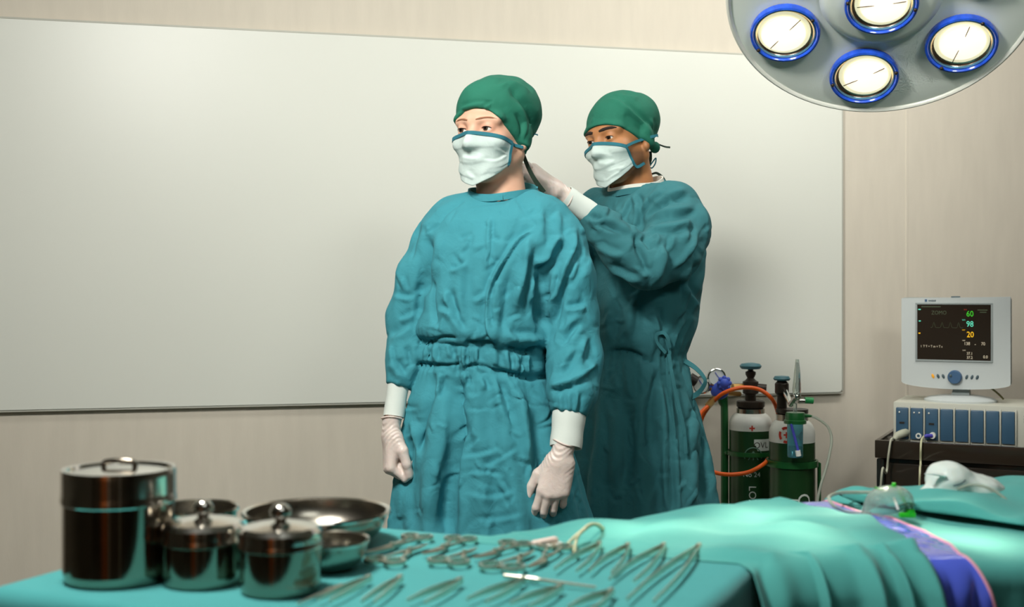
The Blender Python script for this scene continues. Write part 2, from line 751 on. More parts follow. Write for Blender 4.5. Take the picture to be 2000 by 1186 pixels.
if LR.determinant() < 0:
    ly = -ly
    LR = Matrix((lx, ly, ln)).transposed()
lamp = thing('surgical_lamp', 'round white surgical lamp head with blue-ringed lit bulbs hanging top right', 'surgical lamp', LC)
R0 = 0.319
dome = [(0.0, -0.115), (0.10, -0.112), (0.20, -0.095), (0.28, -0.06), (R0 - 0.006, -0.012), (R0 - 0.004, 0.002), (R0 - 0.012, 0.004),
        (0.26, -0.002), (0.16, -0.004), (0.128, -0.004), (0.122, 0.006), (0.112, 0.016), (0.10, 0.02), (0.0, 0.02)]
MB().lathe(dome, LC, 96, LR).build('dome', MATS['lamp_white'], lamp, angle=30)
rimp = [(R0 + 0.006 * math.cos(a) + 0.0, 0.009 * math.sin(a)) for a in np.linspace(0, 2 * math.pi, 13)[:-1]]
MB().lathe(rimp, LC, 96, LR, close=True).build('rim', MATS['lamp_rim'], lamp)
spots = []
ring = 0.216
bulb_pos = [(0, 0, 0.02)]
for k in range(6):
    a = math.radians(93 + 60 * k)
    bulb_pos.append((ring * math.cos(a), ring * math.sin(a), 0.0))


def bulb_meshes():
    ringp = [(0.061, -0.002), (0.069, 0.0), (0.0705, 0.008), (0.069, 0.0140), (0.065, 0.0155), (0.062, 0.012), (0.060, 0.004)]
    a = MB().lathe(ringp, n=48, close=True).mesh('bulb_ring')
    inn = [(0.0595, 0.012), (0.0615, 0.010), (0.060, 0.002), (0.0575, 0.0035)]
    b = MB().lathe(inn, n=48, close=True).mesh('inner_ring')
    # glass cover with two flattened sides and a scooped mirror behind it
    m = MB()
    n = 48
    prof = [(0.0595, 0.009), (0.057, 0.0045), (0.052, 0.002), (0.046, 0.0015)]
    m.lathe(prof, n=n)
    c_ = m.mesh('reflector')
    g = MB().lathe([(0.0, 0.0085), (0.012, 0.0082), (0.024, 0.0072), (0.042, 0.005), (0.0535, 0.0030)], (0.003, 0, 0), n=40)
    d = g.mesh('lens')
    g2 = MB().lathe([(0.0, 0.0115), (0.012, 0.0113), (0.026, 0.0102), (0.038, 0.0085), (0.0445, 0.0068), (0.0, 0.006)], (0.004, 0, 0), n=36)
    e = g2.mesh('filament_glow')
    s_ = MB()
    for q in (-1, 1):
        s_.ball((q * 0.0635, 0, 0.0165), 0.0042, 10)
    return a, b, c_, d, e


bm_ = bulb_meshes()
screw_me = MB().ball((0, 0, 0), 0.0042, 10).mesh('screw')
spoke_me = MB().box((0.028, 0, 0.0102), (0.036, 0.0016, 0.0014), bev=0.0004).mesh('wire')
for i, (x, y, z) in enumerate(bulb_pos):
    pos = LC + LR @ V(x, y, z)
    q = link('bulb', bm_[0], MATS['lamp_blue'], lamp)
    rot = Matrix.Rotation([0, math.pi / 2, 2.6, 3.9, 0.4, 1.2, 2.2][i], 3, 'Z')
    mw = Matrix.Translation(pos) @ (LR @ rot * 1.0).to_4x4()
    q.scale = (1.08, 1.08, 1.08)
    q.location = mw.to_translation()
    q.rotation_euler = mw.to_euler()
    bpy.context.view_layer.update()
    for nm, me, mt in (('inner_ring', bm_[1], 'lamp_clear_blue'), ('reflector', bm_[2], 'lamp_reflector'), ('lens', bm_[3], 'lamp_glow_soft'),
                       ('filament_glow', bm_[4], 'lamp_glow')):
        link(nm, me, MATS[mt], q, local=True)
    for a in (-1, 1):
        s = link('screw', screw_me, MATS['dark_metal'], q, local=True)
        s.location = (a * 0.0645, 0, 0.015)
    for a in (0.3, 3.4):
        s = link('wire', spoke_me, MATS['dark_metal'], q, local=True)
        s.rotation_euler = (0, 0, a)
# knobs under the rim
for a in (92, 128, 139, 152, 178):
    t = math.radians(a)
    p = LC + LR @ V((R0 + 0.004) * math.cos(t), (R0 + 0.004) * math.sin(t), -0.018)
    MB().ball(p, 0.017 if a == 92 else 0.011, 14, (1, 1, 0.7)).build('knob', MATS['dark_metal'], lamp)
# handle yoke and arm up to the ceiling
top = LC - ln * 0.11
MB().tube([top, top - ln * 0.05, top - ln * 0.08 + V(0.02, 0.03, 0.06), V(top.x + 0.05, top.y + 0.12, HC - 0.02)], 0.022, 16, sub=6).build('arm', MATS['lamp_rim'], lamp)
MB().lathe([(0.0, HC), (0.10, HC), (0.10, HC - 0.03), (0.07, HC - 0.05), (0.0, HC - 0.05)], (top.x + 0.05, top.y + 0.12, -0.001), 32).build('ceiling_plate', MATS['lamp_rim'], lamp)
for i, (x, y, z) in enumerate(bulb_pos):
    d = bpy.data.lights.new('bulb_spot', 'SPOT')
    d.energy = 190
    d.color = (1.0, 0.92, 0.70)
    d.spot_size = math.radians(6.2)
    d.spot_blend = 1.0
    d.shadow_soft_size = 0.045
    o = bpy.data.objects.new('bulb_spot', d)
    COL.objects.link(o)
    o.location = LC + LR @ V(x, y, z + 0.03)
    tg = T(*((1480, 1016), (1240, 1050), (1570, 1066), (1830, 1020), (1660, 1012), (1400, 1050), (1930, 1040))[i])
    o.rotation_euler = (tg - o.location).to_track_quat('-Z', 'Y').to_euler()
    o.parent = lamp
    o.matrix_parent_inverse = world_matrix(lamp).inverted()

# ------------------------------------------------------------------ patient monitor, module rack, trolley
M('monitor_shell', (196, 202, 200), 0.45)
M('monitor_side', (150, 158, 156), 0.5)
M('screen_black', (44, 35, 27), 0.18)
M('readout_green', (50, 170, 30), 0.5, emit=0.8)
M('readout_cyan', (88, 200, 168), 0.5, emit=0.8)
M('readout_yellow', (232, 176, 20), 0.5, emit=0.8)
M('readout_white', (190, 176, 150), 0.5, emit=0.6)
M('readout_dim', (58, 66, 44), 0.5, emit=0.5)
M('readout_red', (170, 50, 30), 0.5, emit=0.6)
M('knob_blue', (66, 98, 132), 0.4)
M('button_dark', (74, 92, 98), 0.4)
M('button_orange', (230, 160, 40), 0.4, emit=0.2)
M('module_blue', (56, 88, 112), 0.35, var=0.06, vscale=10)
M('rack_cream', (196, 196, 182), 0.5)
M('trolley_black', (46, 38, 30), 0.16, coat=0.5)
M('trolley_edge', (64, 66, 62), 0.12, 0.7)
M('cable_grey', (176, 178, 158), 0.5)
M('cable_beige', (196, 196, 160), 0.5)
M('white_plastic', (224, 224, 214), 0.4)
M('purple_plastic', (70, 66, 170), 0.4)

YM = 4.0
yaw = math.radians(-26)
RM = Matrix.Rotation(yaw, 3, 'Z')          # local -y is the front
mc = P(1866, 666, YM)
mon = thing('patient_monitor', 'grey flat patient monitor showing 60, 98 and 20 on a pedestal', 'monitor', (mc.x, mc.y, 0.937))


def ML(x, y, z):
    return mc + RM @ V(x, y, z)


mw_, mh_ = 0.335, 0.282
MB().box(ML(0, 0.028, 0.0), (mw_, 0.05, mh_), rot=RM, bev=0.008).build('shell', MATS['monitor_side'], mon)
fr = MB()
hw, hh = mw_ / 2, mh_ / 2
poly = [(-hw, hh - 0.003), (hw, hh + 0.003), (hw, -hh + 0.004)] + [(hw * math.cos(math.pi * i / 14), -hh + 0.004 - 0.020 * math.sin(math.pi * i / 14)) for i in range(1, 14)] + [(-hw, -hh + 0.004)]
frm = fr.prism(poly, 0.016, RM, ML(0, -0.004, 0)).build('bezel', MATS['monitor_shell'], mon, angle=25)
sw, sh, sz = 0.226, 0.180, 0.028
scr = MB().box(ML(-0.004, -0.0125, sz), (sw, 0.004, sh), rot=RM).build('screen', MATS['screen_black'], mon)
for a, b, w_, h_ in ((0, sh / 2 + 0.003, sw + 0.012, 0.006), (0, -sh / 2 - 0.003, sw + 0.012, 0.006), (-sw / 2 - 0.003, 0, 0.006, sh), (sw / 2 + 0.003, 0, 0.006, sh)):
    MB().box(ML(-0.004 + a, -0.0135, sz + b), (w_, 0.004, h_), rot=RM, bev=0.001).build('screen_frame', MATS['monitor_side'], mon)


def screen_text(txt, x, z, size, mat, bold=0.0):
    vs, fs = text_geo(txt, size)
    m = MB()
    m.add([ML(-0.004 + x + v.x * 0.86, -0.0150, sz + z + v.y) for v in vs], fs)
    return m.build('readout', MATS[mat], scr, smooth=False)


for t, x, z, s, mt in (('60', 0.050, 0.060, 0.026, 'readout_green'), ('98', 0.050, 0.027, 0.026, 'readout_cyan'), ('20', 0.051, -0.007, 0.026, 'readout_yellow'),
                       ('138', 0.041, -0.036, 0.0145, 'readout_white'), ('-', 0.066, -0.037, 0.016, 'readout_white'), ('70', 0.090, -0.036, 0.0145, 'readout_white'),
                       ('37.1', 0.049, -0.068, 0.0125, 'readout_white'), ('37.2', 0.049, -0.081, 0.0125, 'readout_white'), ('0.0', 0.097, -0.078, 0.0135, 'readout_white'),
                       ('I  T T + T m + T s', -0.068, -0.047, 0.0105, 'readout_white'), ('ECG', 0.036, 0.074, 0.005, 'readout_red'), ('SpO2', 0.031, 0.041, 0.005, 'readout_cyan'),
                       ('RESP', 0.031, 0.008, 0.005, 'readout_yellow'), ('NIBP', 0.031, -0.026, 0.005, 'readout_white'), ('TEMP', 0.032, -0.058, 0.005, 'readout_white'),
                       ('ZOMO', -0.045, 0.063, 0.018, 'readout_dim')):
    screen_text(t, x, z, s, mt)
for (x, z, w_, mt) in ((-0.106, 0.074, 0.008, 'readout_cyan'), (-0.105, 0.036, 0.006, 'readout_cyan'), (-0.106, -0.004, 0.006, 'readout_yellow'),
                       (-0.07, 0.083, 0.06, 'readout_dim'), (0.088, 0.073, 0.03, 'readout_dim'), (0.090, 0.066, 0.02, 'readout_dim')):
    MB().box(ML(-0.004 + x, -0.0150, sz + z), (w_, 0.0004, 0.003), rot=RM).build('readout', MATS[mt], scr, smooth=False)
wv = MB()
pts = []
for i in range(60):
    x = -0.075 + 0.10 * i / 59
    ph = (i % 15) / 15
    pts.append(ML(x, -0.0150, sz + 0.015 + 0.018 * math.exp(-((ph - 0.4) / 0.12) ** 2)))
MB().tube(pts, 0.0005, 4).build('trace', MATS['readout_dim'], scr)
kn = MB()
kp = ML(0.0, -0.014, -0.117)
RK = RM @ Matrix.Rotation(math.radians(90), 3, 'X')
kn.lathe([(0, 0.016), (0.019, 0.016), (0.0215, 0.013), (0.0225, 0.0), (0.0, 0.0)], kp, 32, RK)
knob = kn.build('dial', MATS['knob_blue'], mon)
MB().ball(ML(-0.011, -0.031, -0.112), 0.005, 10, (1, 0.5, 1)).build('finger_dimple', MATS['button_dark'], knob)
for i, (x, mt) in enumerate(((-0.068, 'button_orange'), (-0.052, 'button_dark'), (-0.036, 'button_dark'), (0.036, 'button_dark'), (0.052, 'button_dark'), (0.068, 'button_dark'))):
    MB().ball(ML(x, -0.0125, -0.116), 0.007, 12, (0.62, 0.4, 1.15), RM @ Matrix.Rotation(math.radians(-20 if x < 0 else 20), 3, 'Y')).build('button', MATS[mt], mon)
MB().box(ML(-0.09, -0.0125, 0.131), (0.007, 0.001, 0.008), rot=RM).build('maker_mark', MATS['knob_blue'], mon)
for k in range(5):
    MB().box(ML(-0.080 + 0.0048 * k, -0.0125, 0.1305), (0.0036, 0.001, 0.0042 if k % 2 else 0.005), rot=RM).build('maker_mark', MATS['button_dark'], mon)
MB().box(ML(0.0, 0.01, mh_ / 2 + 0.002), (0.028, 0.012, 0.005), rot=RM, bev=0.0015).build('top_catch', MATS['button_dark'], mon)
# pedestal
MB().prism([(-0.032, -0.035), (0.032, -0.035), (0.026, 0.02), (-0.018, 0.02)], 0.05, RM, ML(0.012, 0.04, -0.165)).build('neck', MATS['monitor_side'], mon)
bz = 0.937
base = [(0.0, 0.022), (0.055, 0.020), (0.095, 0.013), (0.108, 0.006), (0.108, 0.0), (0.0, 0.0)]
bpos = ML(0.012, 0.03, 0)
MB().lathe(base, (bpos.x, bpos.y, bz), 48, RM @ Matrix.Diagonal((1.05, 0.95, 1)).to_3x3()).build('pedestal', MATS['monitor_shell'], mon)

# module rack
rc = ML(0.012, 0.045, 0)
rc = V(rc.x + 0.004, rc.y, 0.0)
rw_, rd_, rh_ = 0.395, 0.28, 0.128
rz0 = 0.809
rack = thing('module_rack', 'cream instrument rack with a row of blue plug-in modules under the monitor', 'module rack', (rc.x, rc.y, rz0))


def RL(x, y, z):
    return V(rc.x, rc.y, rz0) + RM @ V(x, y, z)


MB().box(RL(0, 0.006, rh_ / 2), (rw_, rd_, rh_), rot=RM, bev=0.004).build('housing', MATS['rack_cream'], rack)
nmod = 8
pit = (rw_ - 0.03) / nmod
for i in range(nmod):
    x = -rw_ / 2 + 0.006 + pit * (i + 0.5)
    mo = MB().box(RL(x, -rd_ / 2 + 0.002, rh_ / 2 - 0.004), (pit - 0.007, 0.014, rh_ - 0.026), rot=RM, bev=0.004).build('module', MATS['module_blue'], rack)
    MB().tube([RL(x + pit / 2, -rd_ / 2 + 0.001, 0.006), RL(x + pit / 2, -rd_ / 2 - 0.004, 0.02), RL(x + pit / 2, -rd_ / 2 - 0.004, rh_ - 0.02), RL(x + pit / 2, -rd_ / 2 + 0.001, rh_ - 0.012)], 0.0022, 8).build('divider', MATS['rack_cream'], rack)
    if i < 3:
        for q in range(2 if i == 1 else 1):
            MB().ball(RL(x - 0.008 + 0.016 * q, -rd_ / 2 - 0.006, rh_ - 0.032), 0.003, 8).build('indicator', MATS['white_plastic'], mo)
        if i in (0, 2):
            MB().box(RL(x, -rd_ / 2 - 0.005, 0.062), (0.016, 0.003, 0.006), rot=RM).build('caption_mark', MATS['black_plastic'], mo)
        if i == 1:
            MB().lathe([(0.009, 0.0), (0.009, 0.006), (0.005, 0.006), (0.005, 0.0)], RL(x + 0.006, -rd_ / 2 - 0.004, 0.022), 20, RK).build('socket', MATS['white_plastic'], mo)
for q in range(3):
    MB().box(RL(rw_ / 2, -rd_ / 2 + 0.012, 0.098 - 0.009 * q), (0.003, 0.016, 0.004), rot=RM).build('vent_slot', MATS['button_dark'], rack)

# black trolley
tz1 = rz0 - 0.002
tc = V(rc.x, rc.y, 0) + RM @ V(0.028, 0.0, 0)
trol = thing('equipment_trolley', 'glossy black equipment trolley with drawer front carrying the module rack', 'trolley', (tc.x, tc.y, 0))


def TL(x, y, z):
    return V(tc.x, tc.y, 0) + RM @ V(x, y, z)


tw_, td_ = 0.545, 0.40
MB().box(TL(0, 0, tz1 - 0.012), (tw_ - 0.02, td_ - 0.02, 0.02), rot=RM, bev=0.003).build('top_shelf', MATS['trolley_black'], trol)
for (x, y, w_, d_) in ((0, -td_ / 2, tw_, 0.014), (0, td_ / 2, tw_, 0.014), (-tw_ / 2 + 0.007, 0, 0.014, td_ - 0.014), (tw_ / 2 - 0.007, 0, 0.014, td_ - 0.014)):
    MB().box(TL(x, y, tz1 - 0.018), (w_, d_, 0.058), rot=RM, bev=0.004).build('shelf_lip', MATS['trolley_black'], trol)
MB().box(TL(0, 0.01, tz1 - 0.40), (tw_ - 0.04, td_ - 0.03, 0.70), rot=RM, bev=0.004).build('cabinet', MATS['trolley_black'], trol)
for k in range(3):
    dr = MB().box(TL(0, -td_ / 2 + 0.022, tz1 - 0.165 - 0.225 * k), (tw_ - 0.09, 0.02, 0.205), rot=RM, bev=0.006).build('drawer', MATS['trolley_black'], trol)
    MB().box(TL(0.02, -td_ / 2 + 0.008, tz1 - 0.15 - 0.225 * k), (0.10, 0.014, 0.012), rot=RM, bev=0.003).build('handle', MATS['chrome'], dr)
for x in (-1, 1):
    MB().box(TL(x * (tw_ / 2 - 0.016), -td_ / 2 + 0.016, tz1 - 0.40), (0.024, 0.028, 0.70), rot=RM, bev=0.005).build('corner_post', MATS['trolley_edge'], trol)
for x in (-1, 1):
    for y in (-1, 1):
        MB().cyl(TL(x * 0.22 - 0.012, y * 0.15, 0.03), TL(x * 0.22 + 0.012, y * 0.15, 0.03), 0.03, 20).build('caster', MATS['black_plastic'], trol)

# two sensor leads plugged into the modules
x0 = -rw_ / 2 + 0.006 + pit * 0.5
cb = thing('sensor_cable', 'grey sensor lead with thick angled plug in the leftmost blue module', 'cable', RL(x0, -rd_ / 2 - 0.02, 0.03))
MB().tube([RL(x0 + 0.012, -rd_ / 2 - 0.006, 0.03), RL(x0 + 0.006, -rd_ / 2 - 0.03, 0.03), RL(x0 - 0.010, -rd_ / 2 - 0.042, 0.022), RL(x0 - 0.016, -rd_ / 2 - 0.055, 0.012)], [0.013, 0.013, 0.012, 0.006], 12, sub=4).build('plug', MATS['cable_grey'], cb)
MB().tube([RL(x0 - 0.014, -rd_ / 2 - 0.048, 0.012), RL(x0 - 0.022, -rd_ / 2 - 0.080, 0.014), RL(x0 - 0.028, -rd_ / 2 - 0.092, -0.03), RL(x0 - 0.034, -rd_ / 2 - 0.10, -0.09), P(1724, 915, 3.74), P(1720, 960, 3.73), P(1722, 1010, 3.73), P(1735, 1060, 3.74), P(1760, 1075, 3.74)], 0.0035, 8, sub=8).build('lead', MATS['cable_grey'], cb)
x2 = -rw_ / 2 + 0.006 + pit * 2.5
cb2 = thing('sensor_cable', 'pale thin sensor lead hanging straight from a round white plug', 'cable', RL(x2, -rd_ / 2 - 0.02, 0.026))
MB().cyl(RL(x2 + 0.004, -rd_ / 2 - 0.004, 0.026), RL(x2 + 0.004, -rd_ / 2 - 0.022, 0.026), 0.010, 18).build('plug', MATS['white_plastic'], cb2)
MB().tube([RL(x2 + 0.004, -rd_ / 2 - 0.022, 0.026), RL(x2 - 0.012, -rd_ / 2 - 0.03, 0.026), RL(x2 - 0.02, -rd_ / 2 - 0.032, 0.022)], [0.006, 0.006, 0.004], 10, sub=3).build('boot', MATS['purple_plastic'], cb2)
MB().tube([RL(x2 - 0.02, -rd_ / 2 - 0.032, 0.024), RL(x2 - 0.022, -rd_ / 2 - 0.070, 0.016), RL(x2 - 0.022, -rd_ / 2 - 0.088, -0.01), RL(x2 - 0.022, -rd_ / 2 - 0.092, -0.06), P(1797, 915, 3.66), P(1796, 960, 3.655), P(1798, 1010, 3.655), P(1806, 1060, 3.66), P(1790, 1080, 3.66)], 0.0034, 8, sub=8).build('lead', MATS['cable_beige'], cb2)
cb3 = thing('power_cable', 'thin olive power lead hanging behind the monitor pedestal', 'cable', ML(0.09, 0.04, -0.15))
MB().tube([ML(0.075, 0.045, -0.125), ML(0.10, 0.05, -0.150), ML(0.125, 0.06, -0.172), ML(0.14, 0.075, -0.190)], 0.003, 8, sub=6).build('lead', M('cable_olive', (116, 112, 70), 0.5), cb3)

# ------------------------------------------------------------------ gas cylinders
M('cylinder_green', (26, 62, 30), 0.28, coat=0.3, var=0.08, vscale=8)
M('cart_green', (22, 84, 38), 0.32, coat=0.3)
M('cylinder_white', (206, 208, 200), 0.4, var=0.05, vscale=20)
M('paint_white', (196, 204, 196), 0.6)
M('paint_red', (186, 52, 34), 0.5)
M('valve_black', (48, 40, 32), 0.4, 0.3)
M('wheel_teal', (62, 112, 122), 0.45)
M('regulator_blue', (66, 92, 196), 0.42)
M('gauge_white', (222, 224, 218), 0.3)
M('hose_orange', (232, 96, 22), 0.35)
M('clear_plastic', (214, 226, 220), 0.08, trans=0.9, ior=1.3)
M('clear_tube', (190, 198, 184), 0.15, trans=0.55, ior=1.25)
M('water_blue', (110, 186, 200), 0.08, trans=0.75, ior=1.33)
M('stem_violet', (72, 78, 178), 0.4)


def bend_text(mb, txt, size, c, r, ang, z, rot90=True, sx=1.0):
    """lettering wrapped on a cylinder of radius r about the vertical axis through c"""
    vs, fs = text_geo(txt, size)
    out = []
    for v in vs:
        x, y = (v.y, -v.x) if rot90 else (v.x, v.y)
        t = ang + x * sx / r
        out.append(V(c.x + r * math.cos(t), c.y + r * math.sin(t), z + y))
    mb.add(out, fs)


def cylinder(px, Y, r, zs, label, white_from):
    c = P(px, 567, Y)
    c.z = 0
    t = thing('gas_cylinder', label, 'gas cylinder', c)
    body = [(0.0, 0.03), (r * 0.8, 0.03), (r, 0.06), (r, white_from), (0.0, white_from)]
    MB().lathe(body, c, 48).build('tank', MATS['cylinder_green'], t)
    sh = []
    h = zs - white_from
    sh.append((r * 1.003, white_from - 0.002))
    sh.append((r * 1.003, white_from + h * 0.25))
    for i in range(9):
        a = math.pi / 2 * i / 8
        sh.append((0.034 + (r * 1.003 - 0.034) * math.cos(a), white_from + h * 0.25 + h * 0.62 * math.sin(a)))
    sh += [(0.032, zs), (0.0, zs)]
    MB().lathe(sh, c, 48).build('shoulder', MATS['cylinder_white'], t)
    return t, c


# rear cylinder
gY = 4.06
gt, gc = cylinder(1466, gY, 0.070, 0.905, 'dark green gas cylinder with white shoulder standing behind the other, orange hose fitted', 0.842)
z0 = 0.905
MB().lathe([(0.030, z0 - 0.02), (0.046, z0 - 0.018), (0.046, z0 + 0.004), (0.040, z0 + 0.008), (0.0, z0 + 0.008)], gc, 32).build('neck_ring', MATS['steel_satin'], gt)
MB().lathe([(0.044, z0 + 0.009), (0.046, z0 + 0.012), (0.046, z0 + 0.028), (0.042, z0 + 0.031), (0.0, z0 + 0.031)], gc, 32).build('collar', MATS['valve_black'], gt)
vp = V(gc.x, gc.y, z0 + 0.031)
MB().lathe([(0.018, 0), (0.018, 0.02), (0.026, 0.024), (0.026, 0.062), (0.018, 0.066), (0.011, 0.074), (0.017, 0.086), (0.017, 0.094), (0.009, 0.098), (0.009, 0.108), (0.0, 0.108)], vp, 24).build('valve_body', MATS['valve_black'], gt)
MB().cyl(vp + V(0.0, 0, 0.044), vp + V(0.050, -0.012, 0.040), 0.014, 16).build('valve_outlet', MATS['valve_black'], gt)
MB().cyl(vp + V(-0.02, 0, 0.046), vp + V(-0.062, -0.015, 0.046), 0.011, 6).build('hex_nut', MATS['brass'], gt)
MB().lathe([(0.0, 0.104), (0.030, 0.104), (0.034, 0.108), (0.036, 0.114), (0.030, 0.121), (0.012, 0.124), (0.0, 0.124)], vp, 32).build('hand_wheel', MATS['wheel_teal'], gt)
rr = 0.0705
m = MB()
bend_text(m, 'OVL', 0.028, gc, rr + 0.0012, math.radians(-72), 0.795, rot90=False)
lab = MB()
for i in range(9):
    pass
n = 10
vs = []
for i in range(n + 1):
    a = math.radians(-92) + math.radians(48) * i / n
    for z in (0.777 + (0.018 if i < 2 else 0), 0.815):
        vs.append(V(gc.x + (rr + 0.0006) * math.cos(a), gc.y + (rr + 0.0006) * math.sin(a), z))
sl = MB().add(vs, [[2 * i, 2 * i + 2, 2 * i + 3, 2 * i + 1] for i in range(n)]).build('sticker', MATS['paint_white'], gt)
m.build('lettering', MATS['valve_black'], sl, smooth=False)
m = MB()
bend_text(m, 'LOX 211', 0.034, gc, rr + 0.0012, math.radians(-97), 0.60)
m.build('lettering', MATS['paint_white'], gt, smooth=False)
m = MB()
bend_text(m, 'No 24', 0.022, gc, rr + 0.0012, math.radians(-98), 0.70, rot90=False)
m.build('lettering', MATS['paint_white'], gt, smooth=False)
# round emblem with a peaked sign
m = MB()


def on_cyl(c, r, a, z):
    return V(c.x + r * math.cos(a), c.y + r * math.sin(a), z)


ac = math.radians(-94)
ringpts = [on_cyl(gc, rr + 0.001, ac + 0.028 * math.cos(t) / rr, 0.760 + 0.028 * math.sin(t)) for t in np.linspace(-0.3, math.pi + 0.3, 24)]
m.tube(ringpts, 0.0018, 6)
for a, b in (((-0.016, -0.012), (0, 0.016)), ((0, 0.016), (0.016, -0.012)), ((0, 0.016), (0, -0.012))):
    m.tube([on_cyl(gc, rr + 0.001, ac + a[0] / rr, 0.760 + a[1]), on_cyl(gc, rr + 0.001, ac + b[0] / rr, 0.760 + b[1])], 0.0018, 6)
m.build('emblem', M('paint_teal', (92, 128, 112), 0.6), gt)


def cross_sign(c, r, a0, z, s, parent, ringed):
    m = MB()
    for w_, h_ in ((s * 0.9, s * 0.26), (s * 0.26, s * 0.9)):
        vs = [on_cyl(c, r, a0 + x / r, z + y) for x in (-w_ / 2, w_ / 2) for y in (-h_ / 2, h_ / 2)]
        m.add(vs, [[0, 2, 3, 1]])
    if ringed:
        N = 28
        vs = []
        for i in range(N):
            t = 2 * math.pi * i / N
            for q in (s * 0.85, s * 1.25):
                vs.append(on_cyl(c, r, a0 + q * math.cos(t) / r, z + q * math.sin(t)))
        fs = [[2 * i, 2 * i + 1, 2 * ((i + 1) % N) + 1, 2 * ((i + 1) % N)] for i in range(N) if i not in (3, 4, 10, 11, 17, 18, 24, 25)]
        m.add(vs, fs)
    return m.build('red_cross', MATS['paint_red'], parent, smooth=False)


cross_sign(gc, 0.0712, math.radians(-97), 0.851, 0.020, gt, False)

# front cylinder
fY = 3.88
ft, fc = cylinder(1547, fY, 0.0715, 0.905, 'dark green gas cylinder with white shoulder, red cross and humidifier bottle', 0.825)
cross_sign(fc, 0.0735, math.radians(-116), 0.850, 0.021, ft, True)
m = MB()
bend_text(m, 'O', 0.062, fc, 0.0728, math.radians(-74), 0.645, sx=1.0)
bend_text(m, 'US', 0.05, fc, 0.0728, math.radians(-100), 0.625)
bend_text(m, 'HEEE', 0.022, fc, 0.0728, math.radians(-128), 0.625)
m.build('lettering', MATS['paint_white'], ft, smooth=False)
vp = V(fc.x, fc.y, 0.905)
MB().lathe([(0.030, -0.02), (0.050, -0.018), (0.050, 0.004), (0.0, 0.006)], vp, 32).build('neck_ring', MATS['steel_satin'], ft)
MB().lathe([(0.046, 0.006), (0.050, 0.008), (0.050, 0.020), (0.0, 0.022)], vp, 32).build('collar', MATS['valve_black'], ft)
vq = vp + V(-0.028, 0.02, 0.02)
MB().lathe([(0.016, 0), (0.014, 0.04), (0.022, 0.05), (0.022, 0.078), (0.014, 0.088), (0.0, 0.09)], vq, 20).build('valve_body', MATS['valve_black'], ft)
MB().lathe([(0.0, 0.088), (0.024, 0.089), (0.027, 0.094), (0.022, 0.102), (0.0, 0.104)], vq, 24).build('hand_wheel', MATS['wheel_teal'], ft)
# flow meter and humidifier
hb = P(1552, 800, 3.76)
hm = thing('humidifier_flowmeter', 'clear flow meter with green-capped blue water bottle in front of a gas cylinder', 'flow meter', hb)


def HP(px, py, dy=0):
    return P(px, py, 3.76 + dy)


MB().lathe([(0.0, 0.010), (0.028, 0.010), (0.030, 0.0), (0.030, -0.012), (0.034, -0.014), (0.034, -0.024), (0.0, -0.024)], HP(1553, 812), 28).build('cap', MATS['cart_green'], hm)
zt, zb = HP(1553, 826).z, HP(1553, 893).z
cb_ = HP(1553, 812)
cb_.z = 0
MB().lathe([(0.0, zb), (0.022, zb), (0.0235, zb + 0.004), (0.0245, zt), (0.0, zt)], cb_, 28).build('water_bottle', MATS['water_blue'], hm)
MB().tube([HP(1545, 828, -0.026), HP(1560, 885, -0.026)], 0.0042, 10).build('stem', MATS['stem_violet'], hm)
MB().cyl(HP(1558, 880, -0.026), HP(1560, 891, -0.026), 0.008, 12).build('diffuser', MATS['gauge_white'], hm)
MB().cyl(HP(1553, 812), HP(1553, 788), 0.006, 12).build('riser', MATS['clear_plastic'], hm)
MB().tube([HP(1556, 770), HP(1556, 760), HP(1557, 730), HP(1557, 702)], [0.012, 0.013, 0.010, 0.005], 16, sub=4).build('flow_tube', MATS['clear_plastic'], hm)
MB().tube([HP(1557, 765, 0), HP(1557, 708, 0)], 0.0030, 8).build('float_rod', MATS['gauge_white'], hm)
MB().ball(HP(1557, 774), 0.012, 16).build('knuckle', MATS['chrome'], hm)
MB().tube([HP(1557, 774), HP(1545, 790, 0.02), V(vq.x + 0.005, vq.y - 0.01, vq.z + 0.06)], 0.009, 12).build('inlet_pipe', MATS['chrome'], hm)
MB().cyl(HP(1560, 784), HP(1576, 784), 0.007, 14).build('valve_stem', MATS['chrome'], hm)
MB().cyl(HP(1572, 782), HP(1588, 783), 0.010, 14).build('flow_knob', M('knob_green', (26, 126, 66), 0.4), hm)
MB().tube([HP(1570, 812), HP(1585, 813)], [0.007, 0.004], 10).build('outlet_spout', MATS['cart_green'], hm)
tb = MB().tube([HP(1585, 813), HP(1600, 820), HP(1618, 836, 0.0), HP(1624, 862, -0.01), HP(1616, 905, -0.03), HP(1604, 945, -0.05), HP(1596, 985, -0.06), HP(1590, 1060, -0.06)], 0.0042, 8, sub=8).build('oxygen_tube', MATS['clear_tube'])
tag(tb, 'clear thin oxygen tube curving down from the humidifier bottle', 'tube')

